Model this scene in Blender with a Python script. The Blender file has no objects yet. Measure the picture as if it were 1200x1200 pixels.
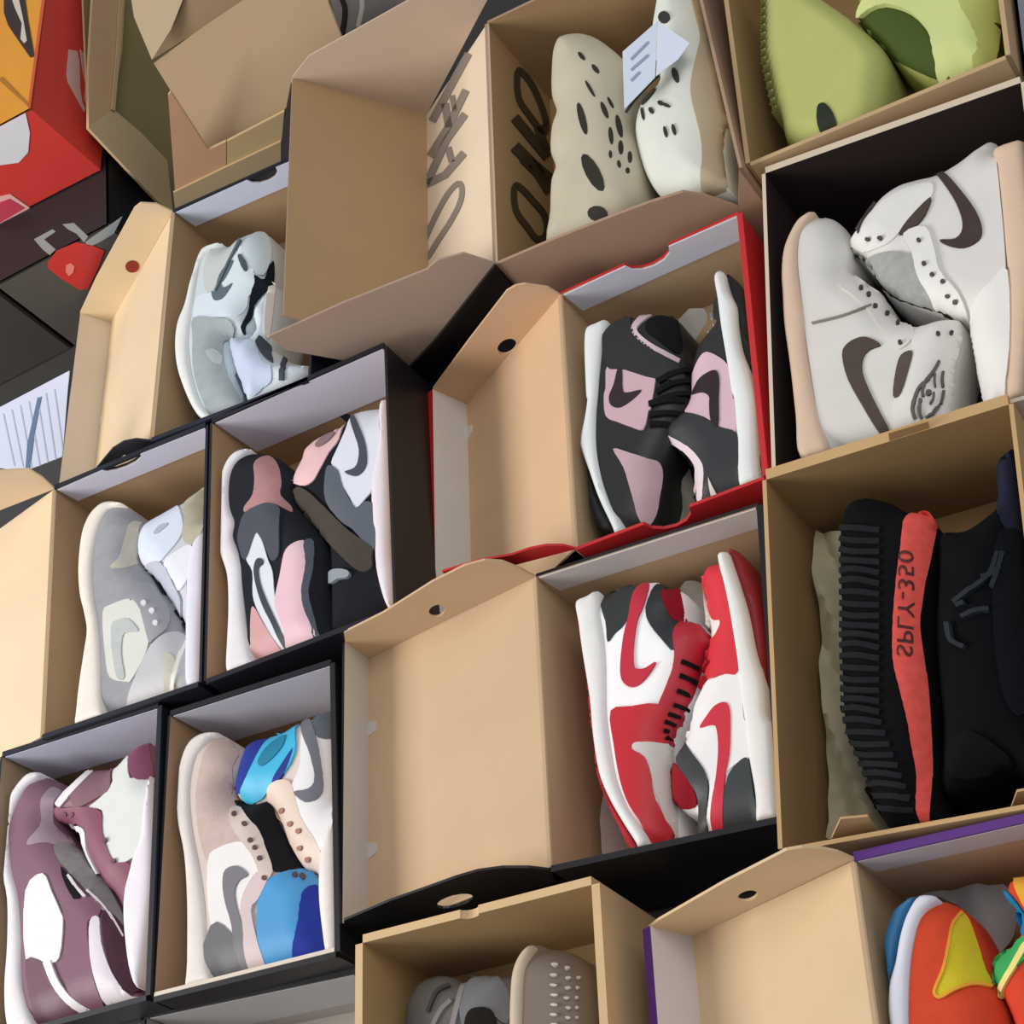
import bpy, bmesh, math, random
import numpy as np
from mathutils import Vector, Matrix
from mathutils.bvhtree import BVHTree
from mathutils.geometry import delaunay_2d_cdt, tessellate_polygon
random.seed(7)
SC = bpy.context.scene
C = SC.collection

# ---------------------------------------------------------------- camera, world, light, exposure
F = 2296.1
R = np.array([[0.8600235, -0.0202409, -0.5098527], [-0.2862309, -0.8463305, -0.4492178], [-0.4224114, 0.5322735, -0.7336577]])
T = np.array([-0.0198458, -0.0261083, 1.9872401])
EYE = -R.T @ T
cam_d = bpy.data.cameras.new('camera')
cam_d.sensor_width = 36
cam_d.lens = F / 1200 * 36
cam_d.clip_start = 0.05
cam = bpy.data.objects.new('camera', cam_d)
C.objects.link(cam)
m3 = R.T @ np.diag([1, -1, -1])
mw = Matrix.Identity(4)
for i in range(3):
    for j in range(3):
        mw[i][j] = float(m3[i, j])
    mw[i][3] = float(EYE[i])
cam.matrix_world = mw
SC.camera = cam
SC.view_settings.view_transform = 'Standard'
SC.view_settings.look = 'None'
SC.view_settings.gamma = 1
SC.view_settings.use_curve_mapping = False
SC.view_settings.exposure = -0.04
w = bpy.data.worlds.new('room_light')
w.use_nodes = True
w.node_tree.nodes['Background'].inputs[0].default_value = (0.86, 0.90, 1.0, 1)
w.node_tree.nodes['Background'].inputs[1].default_value = 0.46
SC.world = w


def area(name, loc, aim, size, energy, col):
    d = bpy.data.lights.new(name, 'AREA')
    d.shape = 'RECTANGLE'
    d.size, d.size_y = size
    d.energy = energy
    d.color = col
    o = bpy.data.objects.new(name, d)
    C.objects.link(o)
    o.location = loc
    o.rotation_euler = (Vector(aim) - Vector(loc)).to_track_quat('-Z', 'Y').to_euler()
    return o


area('window_light', (-2.2, -0.75, 1.45), (0, 0, 0), (1.5, 1.2), 64, (1.0, 0.955, 0.905))
area('fill_light', (1.3, 0.3, 2.5), (0, 0, 0), (1.3, 1.3), 22, (1.0, 0.95, 0.88))  # added fill lamp, brightens faces turned away from the window

# ---------------------------------------------------------------- materials
MATS = {}


def lin(h):
    h = h.lstrip('#')
    return tuple((((int(h[i:i + 2], 16) / 255 + 0.055) / 1.055) ** 2.4 if int(h[i:i + 2], 16) > 10 else int(h[i:i + 2], 16) / 255 / 12.92) for i in (0, 2, 4))


def mat(h, kind='plain'):
    key = (h, kind)
    if key in MATS:
        return MATS[key]
    m = bpy.data.materials.new(kind + '_' + h)
    m.use_nodes = True
    nt = m.node_tree
    b = nt.nodes['Principled BSDF']
    c = lin(h)
    rough, var, sc, bump, bsc = {'plain': (0.6, 0.05, 25, 0.05, 300), 'card': (0.78, 0.10, 9, 0.12, 500), 'coat': (0.42, 0.06, 12, 0.03, 300),
                                 'leather': (0.48, 0.06, 30, 0.25, 700), 'suede': (0.85, 0.16, 60, 0.5, 900), 'rubber': (0.5, 0.05, 20, 0.05, 200),
                                 'knit': (0.9, 0.25, 120, 0.6, 1200), 'paper': (0.7, 0.05, 15, 0.1, 200), 'foam': (0.75, 0.06, 25, 0.35, 600)}[kind]
    tc = nt.nodes.new('ShaderNodeTexCoord')
    n = nt.nodes.new('ShaderNodeTexNoise')
    n.inputs['Scale'].default_value = sc
    n.inputs['Detail'].default_value = 4
    r = nt.nodes.new('ShaderNodeMapRange')
    r.inputs['To Min'].default_value = 1 - var
    r.inputs['To Max'].default_value = 1 + var
    nt.links.new(tc.outputs['Object'], n.inputs['Vector'])
    nt.links.new(n.outputs['Fac'], r.inputs['Value'])
    mx = nt.nodes.new('ShaderNodeVectorMath')
    mx.operation = 'SCALE'
    mx.inputs[0].default_value = c
    nt.links.new(r.outputs[0], mx.inputs['Scale'])
    nt.links.new(mx.outputs[0], b.inputs['Base Color'])
    b.inputs['Roughness'].default_value = rough
    b.inputs['Specular IOR Level'].default_value = {'knit': .12, 'suede': .2, 'card': .25, 'paper': .3, 'foam': .3}.get(kind, .45)
    n2 = nt.nodes.new('ShaderNodeTexNoise')
    n2.inputs['Scale'].default_value = bsc
    n2.inputs['Detail'].default_value = 2
    nt.links.new(tc.outputs['Object'], n2.inputs['Vector'])
    bp = nt.nodes.new('ShaderNodeBump')
    bp.inputs['Strength'].default_value = bump
    bp.inputs['Distance'].default_value = 0.001
    nt.links.new(n2.outputs['Fac'], bp.inputs['Height'])
    nt.links.new(bp.outputs['Normal'], b.inputs['Normal'])
    MATS[key] = m
    return m


# ---------------------------------------------------------------- geometry helpers
def ray(u, v):
    d = R.T @ np.array([(u - 600) / F, (v - 600) / F, 1.0])
    return d / np.linalg.norm(d)


def onp(u, v, p0, n):
    d = ray(u, v)
    n = np.asarray(n, float)
    return EYE + d * ((np.asarray(p0, float) - EYE) @ n / (d @ n))


def at(u, v, z):
    return onp(u, v, (0, 0, z), (0, 0, 1))


def Z(x0, y0, s, txt):
    return [(x0 + float(a.split(',')[0]) / s, y0 + float(a.split(',')[1]) / s) for a in txt.split()]


def thing(name, label, cat, loc, group=None):
    o = bpy.data.objects.new(name, None)
    o.empty_display_size = 0.05
    C.objects.link(o)
    o.location = Vector([float(x) for x in loc])
    o['label'] = label
    o['category'] = cat
    if group:
        o['group'] = group
    return o


def origin(par):
    v = Vector((0, 0, 0))
    while par is not None:
        v += par.location
        par = par.parent
    return v


def link_mesh(name, verts, faces, mats, parent, mi=None, smooth=False, label=None):
    og = origin(parent)
    me = bpy.data.meshes.new(name)
    me.from_pydata([(v[0] - og.x, v[1] - og.y, v[2] - og.z) for v in verts], [], faces)
    for m in mats:
        me.materials.append(m)
    if mi is not None:
        me.polygons.foreach_set('material_index', mi)
    bm = bmesh.new()
    bm.from_mesh(me)
    bmesh.ops.remove_doubles(bm, verts=bm.verts, dist=1e-6)
    bmesh.ops.recalc_face_normals(bm, faces=bm.faces)
    bm.to_mesh(me)
    bm.free()
    if smooth:
        me.polygons.foreach_set('use_smooth', [True] * len(me.polygons))
        try:
            me.set_sharp_from_angle(angle=math.radians(55))
        except Exception:
            pass
    o = bpy.data.objects.new(name, me)
    C.objects.link(o)
    o.parent = parent
    if label:
        o['label'] = label
    return o


def slab(name, pts, n, th, m_in, m_out, parent, holes=(), label=None, edge=1):
    """flat piece of board: pts is the face towards +n, thickness th behind it"""
    n = np.asarray(n, float)
    n = n / np.linalg.norm(n)
    loops = [[np.asarray(p, float) for p in pts]] + [[np.asarray(p, float) for p in h] for h in holes]
    flat = [p for l in loops for p in l]
    k = len(flat)
    V = flat + [p - n * th for p in flat]
    if holes:
        tr = [tuple(t) for t in tessellate_polygon([[Vector(p) for p in l] for l in loops])]
    else:
        tr = [tuple(range(k))]
    fs = list(tr) + [tuple(i + k for i in reversed(t)) for t in tr]
    mi = [0] * len(tr) + [1] * len(tr)
    s = 0
    for l in loops:
        for i in range(len(l)):
            a, b = s + i, s + (i + 1) % len(l)
            fs.append((a, b, b + k, a + k))
            mi.append(edge)
        s += len(l)
    return link_mesh(name, V, fs, [m_in, m_out], parent, mi, label=label)


def ellipse(cx, cy, a, b, ang=0, n=16):
    t = math.radians(ang)
    return [(cx + a * math.cos(t) * math.cos(q) - b * math.sin(t) * math.sin(q), cy + a * math.sin(t) * math.cos(q) + b * math.cos(t) * math.sin(q))
            for q in [2 * math.pi * i / n for i in range(n)]]


def stroke(pts, w0, w1=None, sm=True):
    """outline of a band following pts, width w0 at the start to w1 at the end"""
    w1 = w0 if w1 is None else w1
    P = catmull(pts, False, 5) if sm and len(pts) > 2 else [np.array(p, float) for p in pts]
    L, Rr = [], []
    n = len(P)
    for i, p in enumerate(P):
        t = P[min(i + 1, n - 1)] - P[max(i - 1, 0)]
        t = t / (np.linalg.norm(t) + 1e-9)
        q = np.array([-t[1], t[0]]) * (w0 + (w1 - w0) * i / (n - 1)) / 2
        L.append(p + q)
        Rr.append(p - q)
    return [tuple(x) for x in L + Rr[::-1]]


def catmull(P, closed=True, k=4):
    P = [np.array(p, float) for p in P]
    n = len(P)
    out = []
    for i in range(n if closed else n - 1):
        if closed:
            p0, p1, p2, p3 = P[i - 1], P[i], P[(i + 1) % n], P[(i + 2) % n]
        else:
            p0, p1, p2, p3 = P[max(i - 1, 0)], P[i], P[i + 1], P[min(i + 2, n - 1)]
        for j in range(k):
            t = j / k
            out.append(0.5 * (2 * p1 + (p2 - p0) * t + (2 * p0 - 5 * p1 + 4 * p2 - p3) * t * t + (3 * p1 - p0 - 3 * p2 + p3) * t ** 3))
    if not closed:
        out.append(P[-1])
    return out


def resample(P, step, closed=True):
    P = [np.array(p, float) for p in P]
    out = []
    n = len(P)
    for i in range(n if closed else n - 1):
        a, b = P[i], P[(i + 1) % n]
        k = max(1, int(round(np.linalg.norm(b - a) / step)))
        out += [a + (b - a) * j / k for j in range(k)]
    # drop near duplicates
    res = []
    for p in out:
        if not res or np.linalg.norm(p - res[-1]) > step * 0.25:
            res.append(p)
    return res


def segdist(X, poly):
    """distance from points X (n,2) to the segments (a,b) list"""
    A = np.array([g[0] for g in poly])
    AB = np.array([g[1] for g in poly]) - A
    X = np.asarray(X)
    out = np.empty(len(X))
    for s0 in range(0, len(X), 2000):
        Q = X[s0:s0 + 2000, None, :] - A[None]
        t = np.clip((Q * AB).sum(2) / ((AB ** 2).sum(1) + 1e-14), 0, 1)
        out[s0:s0 + 2000] = np.sqrt(((Q - t[..., None] * AB) ** 2).sum(2)).min(1)
    return out


def inside(X, P):
    X = np.asarray(X)
    A = np.array(P)
    B = np.roll(A, -1, 0)
    den = np.where(np.abs(B[:, 1] - A[:, 1]) < 1e-12, 1e-12, B[:, 1] - A[:, 1])
    x, y = X[:, 0:1], X[:, 1:2]
    c = ((A[:, 1] > y) != (B[:, 1] > y)) & (x < (B[:, 0] - A[:, 0]) * (y - A[:, 1]) / den + A[:, 0])
    return (c.sum(1) % 2) == 1


def cdt(P, step, rings=(), bstep=None):
    P = resample(P, bstep or step)
    A = np.array(P)
    segs = [(P[i], P[(i + 1) % len(P)]) for i in range(len(P))]
    extra = []
    tn = np.roll(A, -1, 0) - np.roll(A, 1, 0)
    tn /= np.linalg.norm(tn, axis=1)[:, None] + 1e-12
    area_ = 0.5 * np.sum(A[:, 0] * np.roll(A[:, 1], -1) - np.roll(A[:, 0], -1) * A[:, 1])
    nn = np.stack([-tn[:, 1], tn[:, 0]], 1) * (1 if area_ > 0 else -1)
    for d in rings:
        Q = A + nn * d
        k = inside(Q, P)
        Q = Q[k]
        if len(Q):
            Q = Q[segdist(Q, segs) > d * 0.93]
        keep = []
        for q in Q:
            if not keep or min(np.linalg.norm(q - keep[-1]), np.linalg.norm(q - keep[0])) > 0.0025:
                keep.append(q)
        extra += keep
    lo, hi = A.min(0), A.max(0)
    gx, gy = np.meshgrid(np.arange(lo[0], hi[0], step), np.arange(lo[1], hi[1], step * .87))
    gx = gx + (np.arange(gx.shape[0]) % 2)[:, None] * step / 2
    G = np.stack([gx.ravel(), gy.ravel()], 1)
    if len(G):
        G = G[inside(G, P)]
    if len(G):
        G = G[segdist(G, segs) > (max(rings) if len(rings) else 0) + step * 0.45]
    pts = list(P) + extra + list(G)
    r = delaunay_2d_cdt([Vector((float(p[0]), float(p[1]))) for p in pts], [], [list(range(len(P)))], 1, 1e-7)
    V = np.array([(v.x, v.y) for v in r[0]])
    return V, [tuple(f) for f in r[2]]


CUR = [None]


def clamp(P, inset=0.006):
    """keep an outline inside the box it lies in"""
    if CUR[0] is None:
        return P
    Q = [p[:2] for p in CUR[0]]
    cen = sum(Q) / 4
    out = []
    for p in P:
        p = np.array(p)
        for i in range(4):
            a, e = Q[i], Q[(i + 1) % 4] - Q[i]
            n = np.array([e[1], -e[0]]) / np.linalg.norm(e)
            if n @ (cen - a) < 0:
                n = -n
            d = (p - a) @ n - inset
            if d < 0:
                p = p - n * d
        out.append(p)
    return out


class Body:
    def __init__(s, px, zmid, half, rad, share=(), smooth=True, minf=0.4, lift=0.036):
        P = [at(u, v, zmid + lift)[:2] for u, v in px]
        if share:
            for i, (u, v) in enumerate(px):
                q = at(u, v, zmid + half - .006)[:2]
                for o in share:
                    if inside(q[None], o.P)[0] or segdist(q[None], o.all)[0] < .004:
                        P[i] = q
        s.P = resample(clamp(catmull(P) if smooth else P), 0.004)
        s.zmid, s.half, s.rad, s.minf = zmid, half, rad, minf
        s.share = [o.P for o in share]
        s.bvh = None
        s.all = [(s.P[i], s.P[(i + 1) % len(s.P)]) for i in range(len(s.P))]
        segs = s.all
        if share:
            mid = np.array([(a + b) / 2 for a, b in segs])
            near = np.zeros(len(segs), bool)
            for o in share:
                near |= inside(mid, o.P) | (segdist(mid, o.all) < 0.006)
            segs = [g for g, q in zip(segs, near) if not q]
        s.segs = segs

    def h(s, X):
        X = np.atleast_2d(X)
        ok = inside(X, s.P) | (segdist(X, s.all) < 0.003)
        for q in s.share:
            ok |= inside(X, q)
        d = np.where(ok, segdist(X, s.segs) if s.segs else 1.0, 0)
        t = np.clip(d / s.rad, 0, 1)
        return s.half * (s.minf + (1 - s.minf) * np.sqrt(1 - (1 - t) ** 2))

    def snap(s, Q):
        """pull points that lie outside the body back onto its edge"""
        A = np.array(s.P)
        Q = [np.array(q) for q in Q]
        ok = inside(np.array(Q), s.P)
        for w in s.share:
            ok |= inside(np.array(Q), w)
        c = A.mean(0)
        for i, q in enumerate(Q):
            if not ok[i] and ((A - q) ** 2).sum(1).min() > .003 ** 2:
                b = A[np.argmin(((A - q) ** 2).sum(1))]
                Q[i] = b + (c - b) / np.linalg.norm(c - b) * .001
        return Q

    def surf(s, X):
        X = np.atleast_2d(X)
        if s.bvh is None:
            s.nrm = np.tile([0., 0., 1.], (len(X), 1))
            return s.h(X)
        out = np.empty(len(X))
        s.nrm = np.tile([0., 0., 1.], (len(X), 1))
        for i, p in enumerate(X):
            r = s.bvh.ray_cast(Vector((float(p[0]), float(p[1]), s.zmid + 1)), Vector((0, 0, -1)))
            out[i] = r[0].z - s.zmid if r[0] is not None else float(s.h(p)[0])
            if r[0] is not None:
                s.nrm[i] = r[1] if r[1].z > 0 else -r[1]
        return out

    def build(s, name, m, parent, label=None, step=0.006):
        rr = [q for q in (s.rad * .04, s.rad * .14, s.rad * .32, s.rad * .6) if q > .0004 and q < .013]
        V, fs = cdt(s.P, step, rr, 0.004)
        hh = s.h(V)
        k = len(V)
        W = [(x, y, s.zmid + q) for (x, y), q in zip(V, hh)] + [(x, y, s.zmid - q) for (x, y), q in zip(V, hh)]
        s.bvh = BVHTree.FromPolygons([Vector([float(c) for c in p]) for p in W[:k]], fs)
        F_ = list(fs) + [tuple(i + k for i in reversed(f)) for f in fs]
        ed = set()
        for f in fs:
            for a, b in zip(f, f[1:] + f[:1]):
                ed.add((a, b))
        for (a, b) in ed:
            if (b, a) not in ed:
                F_.append((b, a, a + k, b + k))
        return link_mesh(name, W, F_, [m], parent, smooth=True, label=label)

    def panel(s, name, px, m, parent, off=0.0014, smooth=True, label=None, step=0.004, multi=False, stuff=False, k=3):
        groups = px if multi else [px]
        W, F_ = [], []
        for g in groups:
            D = np.array([ray(u, v) for u, v in g])
            z = np.full(len(g), s.zmid + s.half * 0.8)
            for _ in range(12):
                Q = (EYE + D * ((z - EYE[2]) / D[:, 2])[:, None])[:, :2]
                z = 0.5 * z + 0.5 * (s.zmid + s.h(Q) + off)
            Q = list(Q)
            Q = catmull(Q, True, k) if smooth else Q
            Q = clamp(s.snap(Q), .005)
            try:
                V, fs = cdt(Q, step, (), min(step, .003))
            except Exception:
                continue
            if not fs:
                continue
            hh = s.surf(V)
            b0 = len(W)
            n = len(V)
            nn = np.where(s.nrm[:, 2:3] < .25, np.array([[0, 0, 1.0]]), s.nrm)
            W += [(x + m_[0] * off, y + m_[1] * off, s.zmid + q + m_[2] * off) for (x, y), q, m_ in zip(V, hh, nn)] + [(x, y, s.zmid + q - 0.002) for (x, y), q in zip(V, hh)]
            F_ += [tuple(i + b0 for i in f) for f in fs]
            ed = set()
            for f in fs:
                for a, b in zip(f, f[1:] + f[:1]):
                    ed.add((a, b))
            for a, b in ed:
                if (b, a) not in ed:
                    F_.append((b0 + b, b0 + a, b0 + a + n, b0 + b + n))
        o = link_mesh(name, W, F_, [m], parent, smooth=True, label=label)
        if stuff:
            o['kind'] = 'stuff'
        return o


KR, KRD = '#c2a683', '#ae9270'
GB = 'open shoe boxes set side by side'
FLOOR = -0.16
UPV = np.array([0, 0, 1.0])


def flat(name, pts, h, kind, parent, n=None, th=0.0006, lift=0.0004, label=None, sm=False):
    """thin print or sheet lying on a plane"""
    pts = [np.asarray(p, float) for p in pts]
    if n is None:
        n = np.cross(pts[1] - pts[0], pts[2] - pts[0])
    n = np.asarray(n, float)
    n = n / np.linalg.norm(n)
    if n @ (EYE - pts[0]) < 0:
        n = -n
    m = mat(h, kind)
    return slab(name, [p + n * (lift + th) for p in pts], n, th, m, m, parent, label=label)


def semi(p, q, t0, t1, depth, down, n=7):
    """points of a rounded notch in the edge p->q between fractions t0 and t1, biting along down"""
    out = []
    for i in range(n):
        a = math.pi * i / (n - 1)
        t = (t0 + t1) / 2 - (t1 - t0) / 2 * math.cos(a)
        out.append(p + (q - p) * t + down * depth * math.sin(a))
    return out


def tray(name, label, corners, z, inn, out, depth=0.125, band=None, band_d=0.035, notch=None, bottom=None, lip=None, group=None, th=0.0035, hinged=False, ths=None, kind='coat', low_notch=None):
    """open shoe box: corners TL TR BR BL in the picture at rim height z"""
    P = [at(u, v, z) for u, v in corners]
    cen = sum(P) / 4
    zb = z - depth
    t = thing(name, label, 'box', (cen[0], cen[1], zb), GB)
    mi, mo = mat(inn, 'card'), mat(out, kind)
    TL, TR, BR, BL = P
    dn = np.array([0, 0, -depth])
    pairs = [(TL, TR), (TR, BR), (BR, BL), (BL, TL)]
    for i, (a, b) in enumerate(pairs):
        e = b - a
        n = np.array([e[1], -e[0], 0])
        n /= np.linalg.norm(n)
        if n @ (cen - a) < 0:
            n = -n
        if i == 0 and notch:
            top = [a] + semi(a, b, notch[0], notch[1], notch[2], -UPV) + [b]
        elif i == 2 and low_notch:
            top = [a] + semi(a, b, low_notch[0], low_notch[1], low_notch[2], -UPV) + [b]
        elif i == 2 and bottom:
            top = [a] + [onp(u, v, a, n) for u, v in bottom] + [b]
        else:
            top = [a, b]
        # outer board keeps the printed colour, its inner face is bare board
        slab('side_panel', top + [b + dn, a + dn], n, (ths or {}).get(i, th), mi, mo, t, edge=0 if (i == 3 and hinged) else 1)
        if i == 0 and band:
            ins = n * 0.0016
            aa, bb = a + ins + (b - a) * 0.012, b + ins - (b - a) * 0.012
            tp = [aa - UPV * .0015]
            if notch:
                tp += semi(aa, bb, notch[0], notch[1], notch[2] + .0015, -UPV)
            tp += [bb - UPV * .0015, bb - UPV * band_d - (b - a) * 0.02, aa - UPV * band_d + (b - a) * 0.02]
            slab('folded_flap', tp, n, 0.0014, mat(band, 'paper'), mat(band, 'paper'), t, label='pale folded inner flap')
    slab('base_panel', [p + dn + UPV * 0.003 for p in P], UPV, 0.003, mi, mo, t)
    if lip:
        for i in lip:
            a, b = pairs[i]
            e = b - a
            n = np.array([e[1], -e[0], 0])
            n /= np.linalg.norm(n)
            if n @ (cen - a) < 0:
                n = -n
            slab('rim_edge', [a + UPV * .001 + n * .001, b + UPV * .001 + n * .001, b + UPV * .001 - n * .005, a + UPV * .001 - n * .005], UPV, 0.004, mo, mo, t)
    return t, P, cen


def lid(t, H1, H2, c1, e1=None, topf=None, botf=None, inn=KR, out='#222222', front=KR, hole=None, bhole=None, tabs=(), topcol=None, side_out=None, fth=0.0025, eth=.003, label=None):
    """lid hinged on H1-H2; c1, e1: crease and front flap edge where they meet the end plane through H1"""
    hd = (H2 - H1) / np.linalg.norm(H2 - H1)
    C1 = onp(*c1, H1, hd) if not isinstance(c1, np.ndarray) else c1
    C2 = C1 + (H2 - H1)
    mi, mo = mat(inn, 'card'), mat(out, 'coat')
    n = np.cross(C1 - H1, hd)
    n = n if n[2] > 0 else -n
    n /= np.linalg.norm(n)
    L = slab('lid_panel', [H1, H2, C2, C1], n, 0.0025, mi, mo, t, edge=0)
    if e1 is not None:
        E1 = onp(*e1, H1, hd) if not isinstance(e1, np.ndarray) else e1
        E2 = E1 + (H2 - H1)
        n2 = np.cross(E1 - C1, hd)
        n2 /= np.linalg.norm(n2)
        if n2 @ (H1 - C1) < 0:
            n2 = -n2
        slab('lid_front_flap', [C1, C2, E2, E1], n2, eth, mat(front, 'paper'), mo, L)
        # pale folded strip lying on the lid panel side with little tabs
        for a, b in tabs:
            p = C1 + (C2 - C1) * a
            q = C1 + (C2 - C1) * b
            d = (H1 - C1) / np.linalg.norm(H1 - C1)
            slab('lid_tab', [p + n * .001, q + n * .001, q + n * .001 + d * .012 - hd * .004, p + n * .001 + d * .012 + hd * .004], n, 0.0012, mat(front, 'paper'), mat(front, 'paper'), L)
    if topf:
        hs = [[onp(u, v, H1, hd) for u, v in hole]] if hole else ()
        slab('lid_end_flap', [onp(u, v, H1, hd) for u, v in topf], hd, fth, mat(topcol or inn, 'card'), mo, L, holes=hs, edge=0)
    if botf:
        hs = [[onp(u, v, H2, hd) for u, v in bhole]] if bhole else ()
        slab('lid_end_flap', [onp(u, v, H2, hd) for u, v in botf], -hd, fth, mi, mat(side_out, 'card') if side_out else mo, L, holes=hs)
    return L


# ---------------------------------------------------------------- floor
fl = link_mesh('floor', [(-1.6, -1.6, FLOOR), (1.8, -1.6, FLOOR), (1.8, 2.2, FLOOR), (-1.6, 2.2, FLOOR)], [(0, 1, 2, 3)], [mat('#3a3836', 'plain')], None)
fl['kind'] = 'structure'

# ================================================================ BOXES
WH = '#d9dbe6'
tr_chic, P_chic, _ = tray('shoe_box', 'open black shoe box of the red, white and black high-tops, kraft lid spread left',
                          [(628, 676), (888, 593), (914, 958), (646, 1016)], -0.015, KR, '#17171a', band='#cfc9c6', band_d=0.034, hinged=True, depth=.13, lip=(1, 2))
lid(tr_chic, P_chic[0], P_chic[3], (432, 772), (404, 752),
    topf=Z(380, 640, 2.609, '60,265 180,205 330,110 430,60 490,44 545,48 600,70 645,95 136,344 100,345 65,300'),
    botf=[(440, 1112), (403, 1082), (403, 1076), (457, 1053), (500, 1038), (533, 1026), (560, 1018), (590, 1014), (620, 1014), (645, 1017), (650, 1030)],
    inn='#ccaf8b', out='#141416', front='#c9c5bd', hole=ellipse(512, 716, 10, 7, -20), bhole=ellipse(533, 1053, 22, 7, -14), tabs=((.24, .30), (.68, .74)))

tr_low, P_low, _ = tray('shoe_box', 'open red shoe box with black and pink low-tops, its peach lid hanging left',
                        [(657, 345), (865, 251), (895, 558), (675, 641)], -0.012, KR, '#c22a2c', band=WH, band_d=0.036, notch=(.37, .62, .016), hinged=True, depth=.115, lip=(1,), low_notch=(.39, .63, .022))
lid(tr_low, P_low[0], P_low[3], (547, 474), (507, 456),
    topf=[(507, 456), (550, 398), (594, 341), (604, 335), (615, 333), (642, 337), (657, 346), (547, 474)],
    botf=[(556, 672), (530, 675), (518, 668), (560, 655), (600, 648), (620, 641), (640, 637), (660, 637), (675, 641)],
    inn='#d6b28c', out='#c9262a', front='#d5d2cb', hole=ellipse(594, 406, 12, 8, -30), tabs=((.1, .16), (.78, .84)), eth=.009)

tr_pink, P_pink, _ = tray('shoe_box', 'open black shoe box of the pink, white and black high-tops',
                          [(249, 495), (450, 406), (461, 713), (242, 797)], 0.0, '#b4936f', '#1b1a20', band='#d8d6e4', band_d=0.075, depth=.125, lip=(0, 2))
tr_grey, P_grey, _ = tray('shoe_box', 'open box of the grey and cream high-tops, kraft lid open at the frame edge',
                          [(64, 573), (241, 499), (233, 800), (50, 862)], -0.002, KRD, '#20222b', band='#d8d9ea', band_d=0.034, hinged=True, depth=.125, lip=(0, 2), notch=(.32, .58, .010))
Hg1, Hg2 = P_grey[0], P_grey[3]
lid(tr_grey, Hg1, Hg2, Hg1 + np.array([-.20, 0, -.055]), Hg1 + np.array([-.21, 0, -.02]),
    topf=[(-30, 556), (0, 552), (34, 550), (50, 560), (64, 573), (0, 598), (-60, 622)], inn='#e0c7a4', out='#20222b', front='#d8d6cf')

tr_mint, P_mint, _ = tray('shoe_box', 'open shoe box with pale mint and grey sneakers under the big text-printed carton lid',
                          [(203, 248), (373, 173), (361, 443), (178, 514)], 0.0, KRD, '#1d2230', band='#d3dcf0', band_d=0.036, notch=(.52, .72, .014), hinged=True, depth=.125, lip=(0, 2))
lid(tr_mint, P_mint[0], P_mint[3], (130, 378), (94, 367),
    topf=Z(0, 150, 2.667, '250,578 300,470 420,250 440,235 490,238 540,262 347,608 290,600'),
    botf=[(113, 547), (122, 536), (132, 524), (145, 516), (160, 513), (178, 515), (176, 524), (160, 533), (146, 531), (130, 543)],
    inn='#dfc8a4', out='#23242a', front='#ddd0bd', tabs=((.45, .5),))
hm = (P_mint[3] - P_mint[0]) / np.linalg.norm(P_mint[3] - P_mint[0])
flat('finger_hole', [onp(u, v, P_mint[0], hm) for u, v in ellipse(155, 312, 8, 7)], '#8e2f26', 'card', tr_mint, n=hm)

tr_mauve, P_mauve, _ = tray('shoe_box', 'open black shoe box with plum and white high-top sneakers at the lower left corner',
                            [(3, 886), (186, 828), (172, 1167), (-27, 1222)], -0.008, '#a89074', '#20222a', band='#c9cbdc', band_d=0.075, depth=.125, lip=(0, 1, 2))
tr_blue, P_blue, _ = tray('shoe_box', 'open black shoe box with beige and white high-tops lined in bright blue',
                          [(200, 838), (388, 778), (394, 1116), (181, 1169)], -0.012, '#a98a6c', '#1a1a1e', band='#c6c5cf', band_d=0.085, depth=.12, lip=(0, 1, 2))
slab('rim_strip', [P_blue[3] + np.array([.001, .0005, .002]), P_blue[2] + np.array([-.001, .0005, .002]), P_blue[2] + np.array([-.001, .0045, .002]), P_blue[3] + np.array([.001, .0045, .002])], UPV, .03, mat('#d9cdbd', 'paper'), mat('#d9cdbd', 'paper'), tr_blue, label='pale inner lining strip')
tr_und, P_und, _ = tray('shoe_box', 'empty black-edged box just below the box of blue-lined sneakers',
                        [(172, 1192), (417, 1140), (420, 1480), (160, 1530)], -0.05, '#a8a29a', '#16171a', band='#b5b3b2', band_d=0.07, depth=.10, lip=(0,))
tr_und2, P_und2, _ = tray('shoe_box', 'black box rim just under the box of plum and white sneakers',
                          [(-30, 1250), (166, 1196), (156, 1520), (-50, 1560)], -0.05, '#a8a29a', '#16171a', depth=.10, lip=(0, 1))
tr_adi, P_adi, _ = tray('shoe_box', 'plain kraft shoe box with black knit sneakers that have a red side stripe',
                        [(898, 562), (1182, 474), (1236, 936), (917, 994)], 0.020, '#a58458', '#c4a272', depth=.15, kind='card', th=.004, ths={0: .011})
tr_trav, P_trav, _ = tray('shoe_box', 'cream-rimmed box with dark brown lining holding the sail-white sneakers',
                          [(897, 203), (1196, 97), (1240, 452), (909, 547)], 0.012, '#2c211e', '#d5c5ad', depth=.13, th=.004, ths={0: .008})
tr_slime, P_slime, _ = tray('shoe_box', 'kraft box with lime green slides at the top right',
                            [(842, -86), (1145, -200), (1178, 65), (879, 190)], 0.018, '#a08458', '#bfa27a', depth=.13, kind='card', th=.005)
tr_bot, P_bot, _ = tray('shoe_box', 'kraft box with grey-brown sneakers at the bottom centre, torn notch in its top rim',
                        [(425, 1105), (693, 1037), (722, 1530), (423, 1578)], 0.014, '#b39467', '#d3b387', depth=.13, kind='card', th=.008, notch=(.44, .52, .006))
# purple box: rectangle continued from its visible corner
p0 = at(1001, 1008, 0.018)
px_, py_ = np.array([.22, .0, 0]), np.array([-.006, .33, 0])
P_pur_px = None


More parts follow.
